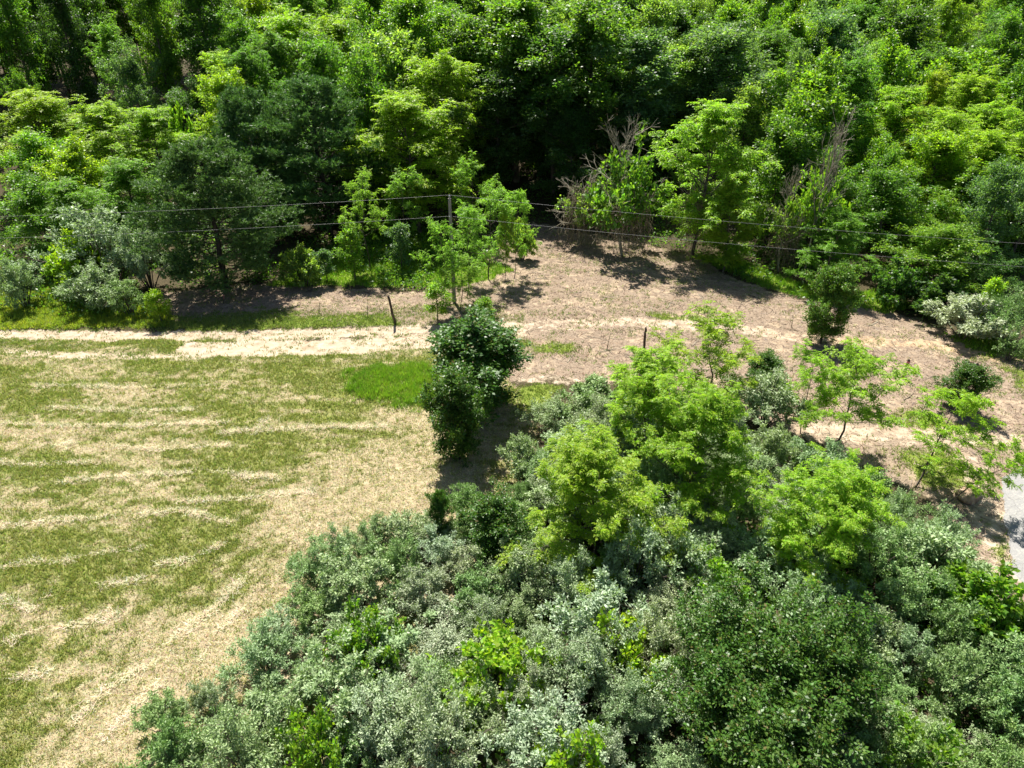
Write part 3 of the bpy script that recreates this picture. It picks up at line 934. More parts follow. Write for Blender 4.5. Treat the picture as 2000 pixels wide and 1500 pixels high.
# ---- named trees and shrubs: kind, top of the crown in the photograph, width, distance or height, tint, label
# (entries with D: metres away; with H: height in metres)
NAMED = [
    # forest edge, left
    ('pine_tree', 372, 262, 290, dict(D=59), 'pine', 'large dark pine with layered limbs nearest the shaded bare bank', 0),
    ('pine_tree', 468, 148, 210, dict(D=74), 'pine', 'tall pine left of the pair behind the front pine', 1),
    ('pine_tree', 600, 132, 280, dict(D=74), 'pine', 'tall broad pine right of the pair behind the front pine', 2),
    ('light_tree', 30, 165, 190, dict(D=84), 'yellow', 'yellow green tree at the left edge below the dark wood', None),
    ('light_tree', 172, 182, 140, dict(D=80), 'yellow', 'yellow topped locust tree rising left of the pines', None),
    ('light_tree', 275, 205, 150, dict(D=80), 'lime', 'lime green tree just left of the pine pair', None),
    ('round_tree', 65, 238, 170, dict(D=73), 'fresh', 'rounded bright green tree at the left edge under the yellow tree', None),
    ('round_tree', 125, 262, 120, dict(D=71), 'lime', 'rounded lime tree left of the tall upright green tree', None),
    ('light_tree', 225, 300, 130, dict(D=68), 'fresh', 'upright green tree touching the left side of the front pine', None),
    ('round_tree', 40, 330, 150, dict(D=64), 'mid', 'mid green tree at the left edge above the silver shrubs', None),
    ('light_tree', 130, 345, 130, dict(D=63), 'fresh', 'fresh green tree directly above the grey silver shrub', None),
    ('silver_shrub', 165, 388, 215, dict(D=59), 'greysilver', 'large grey silver shrub left of the front pine', None),
    ('silver_shrub', 255, 425, 130, dict(D=58.5), 'greysilver', 'grey silver shrub tucked against the front pine', None),
    ('bush', 120, 440, 110, dict(D=57.5), 'lime', 'lime bush in front of the grey silver shrub', None),
    ('silver_shrub', 10, 495, 100, dict(D=54.5), 'silver', 'silver shrub cut by the left edge above the sandy track', None),
    ('silver_shrub', 165, 510, 150, dict(D=54.0), 'silver', 'round silver shrub on the yellow weeds above the track', None),
    ('silver_shrub', 235, 540, 100, dict(D=53.0), 'greener', 'lower greenish half of the silver clump above the track', None),
    ('sapling', 296, 560, 48, dict(D=51.5), 'lime', 'small lime sapling at the track edge right of the silver clump', None),
    # upper left, in front of the dark wood
    ('round_tree', 240, 65, 115, dict(D=93), 'bluegreen', 'pale bluish tree standing in front of the dark wood', None),
    ('round_tree', 25, 125, 80, dict(D=92), 'mid', 'small green tree before the dark wood at the left edge', None),
    ('round_tree', 100, 180, 110, dict(D=88), 'mid', 'low shaded tree before the dark wood left of the yellow top', 0),
    ('round_tree', 330, 165, 110, dict(D=90), 'dark', 'low dark tree in the gap right of the pale bluish tree', 2),
    ('round_tree', 390, 140, 110, dict(D=93), 'dark', 'dark tree in the gap above the left pine of the pair', 4),
    ('bush', 340, 195, 80, dict(D=84), 'fresh', 'green bush below the gap left of the pine pair', 1),
    ('bush', 90, 205, 90, dict(D=86), 'bluegreen', 'bluish bush before the dark wood near the left edge', 2),
    ('light_tree', 205, 25, 80, dict(D=99), 'fresh', 'green treetop poking out of the dark wood top left', None),
    ('light_tree', 560, 5, 180, dict(D=98), 'lime', 'yellow green crown at the top right of the dark wood', None),
    ('light_tree', 660, 10, 150, dict(D=96), 'lime', 'yellow green airy crown with a grey trunk near the top', None),
    ('light_tree', 620, 72, 130, dict(D=86), 'fresh', 'feathery green tree behind the broad pine', None),
    ('round_tree', 702, 78, 165, dict(D=79), 'mid', 'rounded tree with pale leaf tips behind the broad pine', None),
    ('light_tree', 845, 85, 175, dict(D=79), 'yellow', 'yellow green locust left of the tall dark trees', None),
    ('light_tree', 800, 172, 215, dict(D=74), 'lime', 'big lime green locust at the wood edge behind the pole', None),
    ('thin_locust', 925, 290, 95, dict(D=69), 'young', 'lime locust leaning right of the big locust', None),
    # centre, tall dark
    ('tall_tree', 905, 10, 170, dict(D=88), 'mid', 'tall green tree, left of the dark central group', None),
    ('tall_tree', 1010, -25, 210, dict(D=88), 'mid', 'tall green tree, second in the dark central group', None),
    ('tall_tree', 1090, 20, 200, dict(D=85), 'dark', 'front tall tree with grey trunk in the dark central group', None),
    ('tall_tree', 1160, -15, 190, dict(D=86), 'mid', 'tall green tree, right of the dark central group', None),
    ('tall_tree', 960, 110, 170, dict(D=83), 'deep', 'dark tree in deep shade left of the central trunks', None),
    ('tall_tree', 1265, 45, 170, dict(D=87), 'bluegreen', 'dark tree with wind turned silvery leaves right of the central group', None),
    ('tall_tree', 1420, 30, 200, dict(D=88), 'bluegreen', 'large tree with silvery wind turned leaves at the top', None),
    ('tall_tree', 1340, 70, 130, dict(D=90), 'pale', 'pale green tree between the two silvery leaved trees', None),
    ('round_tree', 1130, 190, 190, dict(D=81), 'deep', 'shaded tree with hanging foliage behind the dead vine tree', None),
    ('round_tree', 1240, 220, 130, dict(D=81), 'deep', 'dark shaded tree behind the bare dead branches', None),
    # centre right
    ('round_tree', 1470, 150, 190, dict(D=80), 'pale', 'pale green tree behind the yellow green edge tree', None),
    ('round_tree', 1610, 88, 180, dict(D=76), 'fresh', 'bright green tree with clustered leaves above the grey bare tree', None),
    ('light_tree', 1395, 188, 200, dict(D=66.5), 'lime', 'yellow green edge tree right of the dead vine tree', None),
    ('light_tree', 1445, 340, 95, dict(D=63), 'lime', 'small lime tree with a bare stem at the clearing edge', None),
    ('round_tree', 1545, 215, 130, dict(D=70), 'mid', 'green tree just left of the grey bare tree', None),
    ('tall_tree', 1790, -10, 130, dict(D=100), 'dark', 'dark upright oval tree near the top right', None),
    ('round_tree', 1715, 60, 130, dict(D=92), 'pale', 'drooping pale green tree left of the dark oval tree', None),
    ('light_tree', 1838, 118, 80, dict(D=88), 'gold', 'golden yellow treetop on the right hillside', None),
    ('light_tree', 1780, 165, 170, dict(D=80), 'lime', 'wide yellow green tree below the golden treetop', None),
    ('round_tree', 1900, 85, 140, dict(D=94), 'fresh', 'fresh green tree above right of the golden treetop', None),
    ('round_tree', 1950, 30, 110, dict(D=104), 'bluegreen', 'dull bluish round tree near the top right corner', None),
    ('light_tree', 1925, 125, 130, dict(D=84), 'yellow', 'yellow green tree right of the golden treetop', None),
    ('light_tree', 1960, 235, 150, dict(D=72), 'lime', 'bright lime tree at the right edge', None),
    ('light_tree', 1870, 210, 130, dict(D=76), 'lime', 'lime tree left of the bright lime tree at the right edge', None),
    ('round_tree', 1745, 250, 160, dict(D=72), 'fresh', 'green tree right of the grey bare tree', None),
    ('round_tree', 1755, 320, 170, dict(D=65), 'mid', 'dense green tree over the dark hollow on the right', None),
    ('round_tree', 1895, 320, 150, dict(D=64), 'fresh', 'fresh green tree at the right above the wires', None),
    ('round_tree', 1985, 300, 130, dict(D=60), 'bluegreen', 'bluish green tree cut by the right edge', None),
    ('round_tree', 1850, 425, 170, dict(D=57.5), 'fresh', 'green tree with lime shoots over the dark hollow', None),
    ('light_tree', 1640, 400, 120, dict(D=58.5), 'fresh', 'leafy tree behind the upright pear by the clearing', None),
    ('round_tree', 1940, 450, 140, dict(D=56), 'dark', 'dark tree above the pale shrub on the right', None),
    ('bush', 1765, 500, 110, dict(D=55.5), 'dark', 'dark bush in the hollow right of the upright pear', None),
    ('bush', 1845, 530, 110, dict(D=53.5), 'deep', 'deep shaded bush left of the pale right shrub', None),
    ('silver_shrub', 1915, 572, 165, dict(D=48.5), 'paler', 'pale silver shrub on the bank at the right', None),
    ('silver_shrub', 1995, 550, 120, dict(D=48.0), 'greener', 'greenish silver shrub behind the pale one at the right edge', None),
    ('sapling', 1952, 535, 42, dict(D=49.5), 'lime', 'lime shoot rising behind the pale right shrub', None),
    ('silver_shrub', 1995, 645, 80, dict(D=45.0), 'greener', 'small silver shrub at the right edge beside the ochre track', None),
    # saplings around the pole
    ('thin_locust', 700, 322, 100, dict(D=63), 'young', 'slim airy sapling left of the pole before the lime locust', 0),
    ('thin_locust', 775, 320, 110, dict(D=67), 'young', 'thin locust between the slim sapling and the pole', 1),
    ('sapling', 776, 428, 55, dict(D=63), 'bluegreen', 'small grey green sapling standing in the bright grass', None),
    ('sapling', 680, 440, 60, dict(D=60.5), 'fresh', 'leafy young sapling left in the bright grass', None),
    ('bush', 580, 468, 85, dict(D=59.5), 'pale', 'pale bush at the left end of the bright grass', None),
    ('sapling', 630, 482, 45, dict(D=60), 'bluegreen', 'small bluish sapling beside the pale bush', None),
    ('thin_locust', 950, 345, 115, dict(D=61), 'young', 'lime sapling with a thin trunk right of the pole', 2),
    ('thin_locust', 1005, 365, 85, dict(D=61.5), 'young', 'green sapling with a leaning trunk at the grass end', 3),
    ('thin_locust', 985, 395, 60, dict(D=60.5), 'yellow', 'yellowish sapling between the thin trunked one and the clearing', 1),
    ('thin_locust', 905, 398, 110, dict(D=56.8), 'young', 'lime locust sapling right beside the pole', 3),
    ('thin_locust', 860, 420, 100, dict(D=54.5), 'young', 'pale lime sapling hiding the foot of the pole', 0),
    ('thin_locust', 895, 490, 80, dict(D=53.6), 'young', 'low lime sapling at the foot of the pole', 2),
    ('sapling', 850, 548, 60, dict(D=51.5), 'young', 'low lime sapling behind the dark pear', None),
    ('sapling', 945, 575, 45, dict(D=50.5), 'fresh', 'small shoot behind the top of the dark pear', None),
    ('bush', 1020, 420, 60, dict(D=66.5), 'pale', 'leafy bush at the left side of the clearing mouth', None),
    # standing trees in the open
    ('pear_tree', 925, 580, 205, dict(D=38.4), 'pear', 'dark green pear tree standing beside the sandy track', 0),
    ('pear_tree', 888, 706, 125, dict(D=32.8), 'pear', 'slim pear tree in front of the dark pear tree', 1),
    ('pear_tree', 1645, 508, 98, dict(D=47.8), 'mid', 'upright leaning pear tree alone in the clearing', 2),
    # thicket
    ('thin_locust', 1400, 604, 225, dict(H=8.0), 'yellow', 'lime locust at the back of the thicket nearest the clearing', 0),
    ('locust_tree', 1290, 678, 235, dict(H=8.4), 'lime', 'lime locust rising behind the biggest lime crown', 0),
    ('locust_tree', 1370, 742, 290, dict(H=8.6), 'lime', 'biggest lime locust crown in the middle of the thicket', 1),
    ('locust_tree', 1180, 842, 330, dict(H=8.0), 'lime', 'wide lime locust at the front left of the thicket', 2),
    ('locust_tree', 1645, 876, 255, dict(H=7.8), 'lime', 'lime locust at the right of the thicket near the road', 3),
    ('thin_locust', 1700, 650, 215, dict(D=33.6), 'lime', 'open lime locust with a bare fork before the clearing', 2),
    ('thin_locust', 1610, 672, 130, dict(D=35.5), 'lime', 'small lime locust left of the forked one', 1),
    ('thin_locust', 1862, 762, 200, dict(D=30.3), 'lime', 'lime locust with slanting trunk at the roadside', 3),
    ('pear_tree', 1905, 708, 88, dict(H=3.6), 'pear', 'small dark pear behind the roadside locust', 2),
    ('pear_tree', 1505, 672, 75, dict(H=3.8), 'pear', 'small dark pear between the locusts and the clearing', 0),
    ('silver_shrub', 1515, 720, 175, dict(H=4.2), 'greysilver', 'big grey silver shrub between the locusts facing the clearing', 0),
    ('silver_shrub', 1170, 738, 175, dict(H=3.6), 'greener', 'silver shrub at the back of the thicket left of the locusts', 1),
    ('silver_shrub', 1090, 770, 130, dict(H=3.0), 'silver', 'silver shrub at the thicket back corner near the shaded grass', 2),
    ('silver_shrub', 1120, 830, 160, dict(H=3.4), 'silver', 'silver shrub behind the wide lime locust', 3),
    ('silver_shrub', 1020, 845, 90, dict(H=3.2), 'silver', 'narrow silver shrub beside the shadow of the pears', 4),
    ('silver_shrub', 1240, 790, 140, dict(H=3.4), 'silver', 'silver shrub half hidden behind the lime crowns', 5),
    ('silver_shrub', 905, 940, 95, dict(H=2.8), 'greener', 'small silver shrub below the slim pear tree', 0),
    ('pear_tree', 965, 950, 130, dict(H=4.6), 'pear', 'upright pear with reddish tips left of the wide locust', 1),
    ('pear_tree', 858, 952, 48, dict(H=3.6), 'pear', 'narrow dark pear left of the reddish tipped one', 2),
    ('glossy_pear', 1450, 1190, 250, dict(H=6.6), 'pear', 'large glossy pear in the foreground, left part of the dark crown', 0),
    ('glossy_pear', 1550, 1162, 290, dict(H=7.2), 'pear', 'large glossy pear in the foreground, tallest part of the dark crown', 1),
    ('glossy_pear', 1655, 1195, 240, dict(H=6.6), 'pear', 'large glossy pear in the foreground, right part of the dark crown', 2),
    ('glossy_pear', 1540, 1300, 310, dict(H=6.4), 'pear', 'dark glossy pear at the bottom edge of the photograph', 0),
    ('sprig_bush', 965, 1225, 230, dict(H=4.2), 'lime', 'yellow green leafy bush among the silver shrubs', 0),
    ('sprig_bush', 1225, 1215, 190, dict(H=4.0), 'lime', 'small yellow green bush among pale shrubs below the wide locust', 1),
    ('sprig_bush', 1405, 1085, 170, dict(H=3.6), 'fresh', 'green bush beside the dark gap in the thicket', 2),
    ('bush', 1955, 1110, 230, dict(H=4.0), 'fresh', 'green bush at the right edge below the road', 3),
    ('sprig_bush', 1860, 1420, 230, dict(H=4.0), 'fresh', 'green bush at the bottom right among silver shrubs', 0),
    ('sprig_bush', 1120, 1430, 210, dict(H=4.0), 'lime', 'yellow green sprig bush at the bottom edge', 2),
    ('sprig_bush', 700, 1190, 150, dict(H=3.8), 'fresh', 'sparse green sprigs in the silver shrubs beside the field', 1),
    ('sprig_bush', 600, 1400, 170, dict(H=3.9), 'fresh', 'sparse yellow green sprigs near the bottom left of the thicket', 3),
    ('silver_shrub', 300, 1365, 130, dict(H=2.6), 'greener', 'small outlying shrub at the bottom left corner of the thicket', 3),
    ('silver_shrub', 690, 1085, 170, dict(H=3.2), 'silver', 'silver shrub on the thicket edge bulging toward the field', 6),
    ('silver_shrub', 610, 1060, 150, dict(H=3.0), 'greener', 'greenish silver shrub at the thicket corner facing the field', 2),
    ('silver_shrub', 780, 1000, 160, dict(H=3.0), 'silver', 'silver shrub left of the narrow dark pear', 0),
    ('silver_shrub', 1840, 1025, 200, dict(H=3.8), 'silver', 'round silver shrub at the road side of the thicket', 4),
    ('silver_shrub', 1760, 970, 130, dict(H=3.6), 'silver', 'silver shrub behind the roadside lime locust', 5),
]

for kind, px, py, w, where, tint, label, pi in NAMED:
    if 'H' in where:
        x, y, h = by_top(px, py, H=where['H']); D = y
    else:
        D = where['D']
        x, y, h = by_top(px, py, D=D)
    r = rad_m(px, py, y, w) * (1.18 if kind in ('round_tree', 'tall_tree', 'light_tree') else 1.0)
    cat = 'shrub' if kind in ('silver_shrub', 'bush', 'sprig_bush') else 'tree'
    grp = {'silver_shrub': 'silver shrubs', 'bush': 'green bushes', 'sprig_bush': 'green bushes', 'pine_tree': 'pines at the wood edge', 'sapling': 'saplings along the wood edge',
           'thin_locust': 'lime locusts', 'locust_tree': 'lime locusts', 'pear_tree': 'pear trees', 'glossy_pear': 'pear trees'}.get(kind, 'trees of the hillside wood')
    plant(kind, x, y, h, r, tint, label, cat, grp, pi=pi, lean=(0.05, 0.42) if 'leaning lime locust' in label else (0.0, 0.12) if 'slanting' in label else None)

b_ = at(1838, 992)
plant('thin_locust', b_[0], b_[1], 5.6, 2.0, 'lime', 'leaning lime locust reaching over the grey road', 'tree', 'lime locusts', pi=1, lean=(0.12, 0.62))

ORD = ['first', 'second', 'third', 'fourth', 'fifth', 'sixth', 'seventh', 'eighth', 'ninth', 'tenth', 'eleventh', 'twelfth',
       'thirteenth', 'fourteenth', 'fifteenth', 'sixteenth', 'seventeenth', 'eighteenth', 'nineteenth', 'twentieth',
       'twenty first', 'twenty second', 'twenty third', 'twenty fourth', 'twenty fifth', 'twenty sixth', 'twenty seventh', 'twenty eighth',
       'twenty ninth', 'thirtieth', 'thirty first', 'thirty second', 'thirty third', 'thirty fourth', 'thirty fifth', 'thirty sixth']

# ---- the silver thicket
Z_THICK = poly_px([(240, 1560), (290, 1420), (400, 1300), (520, 1180), (560, 1075), (700, 1010), (850, 985), (960, 985), (1030, 880),
                   (1100, 790), (1200, 760), (1400, 800), (1560, 830), (1700, 900), (1810, 980), (1910, 1040), (1960, 1120), (2050, 1180), (2150, 1560)], 2.0)
rs = random.Random(11)
spots = []
lo = Z_THICK.min(0); hi = Z_THICK.max(0)
named_pts = [(a, b, r) for a, b, r, e in ALL if b < 42 and e.name.startswith(('silver', 'pear', 'bush', 'glossy'))]
tries = 0
while tries < 9000:
    tries += 1
    x = rs.uniform(lo[0], hi[0]); y = rs.uniform(lo[1], hi[1])
    p = np.array([[x, y]])
    if not inside(p, Z_THICK)[0]: continue
    ins = float(sdf(p, Z_THICK)[0])
    r = rs.uniform(1.3, 2.2)
    if ins < r * 0.75: 
        r = max(0.9, min(r, ins / 0.75))
        if ins < 0.65: continue
    if any((x - a) ** 2 + (y - b) ** 2 < (0.54 * (r + c)) ** 2 for a, b, c in spots): continue
    if any((x - a) ** 2 + (y - b) ** 2 < (0.45 * (r + c)) ** 2 for a, b, c in named_pts): continue
    spots.append((x, y, r))
spots.sort(key=lambda s: -s[1])
rows = np.array_split(np.arange(len(spots)), 8)
ROWN = ['back row of thicket', 'second row from thicket back', 'third row from thicket back', 'fourth row from thicket back',
        'fourth row from thicket front', 'third row from thicket front', 'second row from thicket front', 'front row of thicket']
for rn, ids in enumerate(rows):
    ids = sorted(ids, key=lambda i: to_px((spots[i][0], spots[i][1], 3))[0])
    for k, i in enumerate(ids):
        x, y, r = spots[i]
        n = float(fbm(x / 5.0, y / 5.0, 2))
        px, py = to_px((x, y, 3.0))
        tint = 'silver'
        if px > 980 and px < 1500 and py > 1080: tint = rs.choice(['paler', 'paler', 'silver', 'greysilver'])
        elif px > 1650: tint = rs.choice(['silver', 'greener', 'greener'])
        else: tint = rs.choice(['silver', 'silver', 'greener', 'greysilver'])
        h = r * rs.uniform(1.35, 2.4) * (0.75 + 0.5 * n)
        adj = {'silver': 'silver green', 'paler': 'pale silver', 'greener': 'greenish silver', 'greysilver': 'grey silver'}[tint]
        plant('silver_shrub', x, y, h, r, tint, f'{adj} shrub, {ORD[k]} from left, {ROWN[rn]}', 'shrub', 'silver shrubs of the thicket', rs)
print('thicket shrubs', len(spots))

# ---- the wood on the hillside behind the edge trees
rs = random.Random(23)
wood_spots = []
blk = [(a, b, r) for a, b, r, e in ALL if b > 54]
tries = 0
while tries < 14000 and len(wood_spots) < 275:
    tries += 1
    y = rs.uniform(64, 134); x = rs.uniform(-0.86 * y - 2, 0.86 * y + 2)
    if y < 84 and -31 < x < 28: continue
    if y < 74 and x < 0: continue
    left_gap = x < -0.40 * y + 0.5 and y < 97          # the open strip before the dark wood
    if left_gap: continue
    sp = 2.5 if y < 95 else 2.9
    if any((x - a) ** 2 + (y - b) ** 2 < (2 * sp) ** 2 for a, b, c in wood_spots): continue
    if any((x - a) ** 2 + (y - b) ** 2 < (0.72 * (sp + c)) ** 2 for a, b, c in blk): continue
    wood_spots.append((x, y, sp))
wood_spots.sort(key=lambda s: s[1])
rows = np.array_split(np.arange(len(wood_spots)), 9)
WROW = ['nearest', 'second nearest', 'third nearest', 'fourth nearest', 'middle', 'fourth farthest', 'third farthest', 'second farthest', 'farthest']
for rn, ids in enumerate(rows):
    ids = sorted(ids, key=lambda i: wood_spots[i][0] / wood_spots[i][1])
    for k, i in enumerate(ids):
        x, y, sp = wood_spots[i]
        left_wood = x < -0.37 * y and y > 90
        px = 1000 + 1333 * x / (y * 0.857 + 5)
        if left_wood:
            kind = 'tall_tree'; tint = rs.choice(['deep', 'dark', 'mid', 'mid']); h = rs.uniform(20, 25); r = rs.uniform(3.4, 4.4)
        elif px < 620:
            kind = rs.choice(['light_tree', 'tall_tree']); tint = rs.choice(['lime', 'fresh', 'mid']); h = rs.uniform(15, 19); r = rs.uniform(3.2, 4.2)
        elif px < 1500:
            kind = rs.choice(['tall_tree', 'tall_tree', 'round_tree']); tint = rs.choice(['mid', 'mid', 'dark', 'fresh', 'pale']); h = rs.uniform(15, 21); r = rs.uniform(3.8, 5.4)
        else:
            kind = rs.choice(['round_tree', 'light_tree', 'tall_tree', 'round_tree']); tint = rs.choice(['fresh', 'mid', 'lime', 'fresh', 'bluegreen', 'mid'])
            h = rs.uniform(12, 18) + 2 * (y > 100); r = rs.uniform(3.6, 5.4)
        if y < 72: h *= 0.75
        adj = {'deep': 'deep shaded', 'dark': 'dark green', 'mid': 'mid green', 'lime': 'lime green', 'fresh': 'fresh green', 'pale': 'pale green', 'bluegreen': 'bluish green'}[tint]
        shp = {'tall_tree': 'tall tree', 'round_tree': 'rounded tree', 'light_tree': 'feathery tree'}[kind]
        plant(kind, x, y, h, r, tint, f'{adj} {shp}, {ORD[k]} from left, {WROW[rn]} row of hillside wood', 'tree', 'trees of the hillside wood', rs)
print('wood trees', len(wood_spots))


# ------------------------------------------------------------------ dead and vine hung trees at the clearing
def dead_with_vines(bx, by, ty, wpx, tint, label, vine=True, leaf=0.5, pi=0, vtop=0.8):
    b = at(bx, by)
    x, y = b[0], b[1]
    p = at_dist(bx, ty, y)
    h = p[2] - gz(x, y)
    r = 0.5 * wpx * depth(p) / FPX
    T, B, H, R = DEAD[pi]
    e = empty('dead_tree', (x, y, gz(x, y) - 0.05), random.random() * 6.28, (r / 2.6, r / 2.6, h / 9.3))
    link('trunk', T, e); link('branches', B, e)
    if vine:
        v = link('dry_vines', VINES[pi % 2], e); v.scale = (1.05, 1.05, vtop * 9.3 / 6.5)
    if leaf > 0:
        w, c, HH, RR = PROTO['sprig_bush'][pi]
        l = link('leafy_vine', c, e)
        l.scale = (1.25 * leaf, 1.25 * leaf, 1.7 * leaf); l.location = (0.2, -0.2, 9.3 * (0.66 - 0.42 * leaf))
        l.color = TINT[tint] + (1,)
    tag(e, label, 'tree', 'dead trees at the clearing')
    return e


DEAD = [gen_bare(950, el0=20, el1=75), gen_bare(951, limbs=16, el0=-5, el1=55), gen_bare(952, H=9, R=2.4, limbs=18, el0=45, el1=80, sub=8, r0=0.08)]
dead_with_vines(1215, 497, 238, 150, 'mid', 'dead tree with bare grey top and hanging brown vines at clearing head', True, 1.35, 0, 0.62)
dead_with_vines(1128, 478, 335, 110, 'pale', 'low dead tree draped in dry vines left of the vine hung dead tree', True, 0.95, 1, 0.9)
dead_with_vines(1352, 500, 320, 100, 'pale', 'brown vine curtain on a thin trunk under the yellow green edge tree', True, 0.0, 1, 0.95)
dead_with_vines(1566, 545, 232, 110, 'fresh', 'grey bare tree with a fan of fine twigs right of the clearing', False, 1.0, 2)
dead_with_vines(1520, 528, 330, 85, 'pale', 'vine wrapped grey trunk left of the grey bare tree', True, 0.95, 0, 0.7)

# ------------------------------------------------------------------ power line
def tube_obj(name, pts, r0, r1, mat, parent=None, sides=8):
    W = Wood(); W.tube(np.array(pts, float), r0, r1, sides)
    return link(name, W.mesh(name, M[mat]), parent)


def lathe(name, prof, mat, parent, loc=(0, 0, 0), sides=12):
    th = np.arange(sides) * 2 * math.pi / sides
    V = np.concatenate([np.stack([r * np.cos(th), r * np.sin(th), np.full(sides, z)], 1) for r, z in prof])
    q = []
    for k in range(len(prof) - 1):
        for i in range(sides):
            q.append([k * sides + i, k * sides + (i + 1) % sides, (k + 1) * sides + (i + 1) % sides, (k + 1) * sides + i])
    o = link(name, mesh_from(name, V, 4, np.array(q).ravel(), M[mat], True), parent)
    o.location = loc
    return o


def pole(top_px, top_py, D, label):
    p = at_dist(top_px, top_py, D)
    x, y, zt = p
    g = gz(x, y)
    h = zt - g
    e = empty('utility_pole', (x, y, g))
    W = Wood(); W.tube(np.array([[0, 0, -0.3], [0, 0, h * 0.5], [0, 0, h]]), 0.17, 0.12, 12)
    link('shaft', W.mesh('shaft', M['polewood']), e)
    lathe('pole_cap', [(0.125, h - 0.01), (0.125, h + 0.02), (0.0, h + 0.035)], 'polewood', e)
    lathe('top_insulator', [(0.03, 0), (0.03, 0.08), (0.09, 0.10), (0.075, 0.16), (0.09, 0.18), (0.06, 0.25), (0.0, 0.28)], 'ceramic', e, (0, 0, h + 0.03))
    br = tube_obj('bracket', [(0, -0.12, h - 1.55), (0, -0.30, h - 1.55), (0, -0.34, h - 1.48)], 0.025, 0.02, 'wire', e)
    lathe('side_insulator', [(0.03, 0), (0.07, 0.02), (0.05, 0.07), (0.07, 0.10), (0.04, 0.15), (0, 0.16)], 'ceramic', br, (0, -0.34, h - 1.48))
    tag(e, label, 'utility pole')
    return np.array([x, y, zt + 0.30]), np.array([x, y - 0.34, zt - 1.35])


c_hi, c_lo = pole(878, 388, 55.7, 'weathered wooden utility pole standing among the lime saplings')
l_hi, l_lo = pole(-260, 436, 52.5, 'utility pole to the left beyond the picture edge')
r_hi, r_lo = pole(2270, 500, 47.0, 'utility pole to the right beyond the picture edge')


def wire(a, b, sag, label):
    t = np.linspace(0, 1, 40)[:, None]
    pts = a * (1 - t) + b * t
    pts[:, 2] -= 4 * sag * (t * (1 - t))[:, 0]
    o = tube_obj('overhead_wire', pts, 0.009, 0.009, 'wire', None, 5)
    tag(o, label, 'wire', 'overhead wires')


wire(l_hi, c_hi, 0.30, 'upper overhead wire running left from the pole')
wire(l_lo, c_lo, 0.30, 'lower overhead wire running left from the pole')
wire(c_hi, r_hi, 0.35, 'upper overhead wire running right from the pole')
wire(c_lo, r_lo, 0.35, 'lower overhead wire running right from the pole')


# ------------------------------------------------------------------ posts, stakes, boulder
def post(base, top, r, label, tape=False, name='wooden_post', rough=0.16):
    b = at(*base); b[2] = gz(b[0], b[1])
    p = at_dist(top[0], top[1], b[1])
    e = empty(name, tuple(b))
    d = p - b
    rng = np.random.default_rng(int(base[0]))
    k = 9; sides = 9
    th = np.arange(sides) * 2 * math.pi / sides
    V = []
    lump = 1 + rng.normal(size=sides) * rough * 0.6
    for i in range(k):
        t = i / (k - 1)
        c = d * t + np.array([rng.normal() * 0.02, rng.normal() * 0.02, 0]) * (0 < i)
        rr = r * (1.18 - 0.25 * t) * (lump + rng.normal(size=sides) * rough * 0.3)
        ring = np.stack([c[0] + rr * np.cos(th), c[1] + rr * np.sin(th), np.full(sides, c[2])], 1)
        if i == 0: ring[:, 2] -= 0.2
        if i == k - 1: ring[:, 2] += rng.normal(size=sides) * 0.05
        V.append(ring)
    V.append(np.array([[d[0], d[1], d[2] + 0.01]]))
    V = np.concatenate(V)
    f = []; n = []
    for i in range(k - 1):
        for j in range(sides):
            f += [i * sides + j, i * sides + (j + 1) % sides, (i + 1) * sides + (j + 1) % sides, (i + 1) * sides + j]; n.append(4)
    for j in range(sides):
        f += [(k - 1) * sides + j, (k - 1) * sides + (j + 1) % sides, k * sides]; n.append(3)
    link('shaft', mesh_from('shaft', V, n, f, M['postwood'], True), e)
    if tape:
        W = Wood()
        W.tube(np.array([d * 0.82, d * 0.87, d * 0.92]), r * 1.22, r * 1.15, 10)
        W.tube(np.array([d * 0.78 + np.array([r, -r, 0]), d * 0.66 + np.array([r * 2, -r * 1.4, 0]), d * 0.52 + np.array([r * 1.7, -r * 2, 0])]), 0.03, 0.02, 4)
        link('marker_tape', W.mesh('marker_tape', M['pink']), e)
    tag(e, label, 'post', 'old posts on the clearing')


post((772, 633), (758, 578), 0.10, 'dark leaning wooden post at the upper edge of the sandy track')
post((1257, 683), (1262, 640), 0.085, 'dark wooden post left behind the locusts in the clearing')
post((1763, 741), (1776, 702), 0.09, 'wooden post with pink tape on the right of the clearing', True)
post((437, 592), (436, 574), 0.035, 'thin pink marker stake on the shaded bare bank', True, 'marker_stake')


def dead_stem(base, hpx, label, seed):
    b = at(*base); b[2] = gz(b[0], b[1])
    h = hpx * depth(b) / FPX / math.cos(PITCH)
    rng = np.random.default_rng(seed)
    e = empty('dead_sapling', tuple(b))
    W = Wood(); B = Wood()
    pts, _ = bend_path((0, 0, -0.05), (rng.normal() * 0.15, rng.normal() * 0.1, 1), h, 6, rng, 0.08)
    W.tube(pts, 0.035, 0.012, 5)
    for k in range(7):
        q, _ = bend_path(pts[1 + k % 5], norm(rng.normal(size=3) * 0.6 + np.array([0, 0, 0.7])), h * 0.4, 4, rng, 0.12)
        B.tube(q, 0.015, 0.006, 3)
    link('stem', W.mesh('stem', M['vine']), e); link('twigs', B.mesh('twigs', M['vine']), e)
    tag(e, label, 'sapling', 'dead saplings on the clearing')


dead_stem((718, 620), 34, 'thin dead stem left of the leaning post', 1)
dead_stem((1186, 680), 40, 'thin dead stem left of the upright post in the clearing', 2)
dead_stem((622, 610), 26, 'short dead stem on the bare bank by the track', 3)
dead_stem((1545, 640), 22, 'short dead stem beside the sand near the upright pear', 4)
dead_stem((352, 592), 24, 'short dead stem in the shade of the front pine', 5)


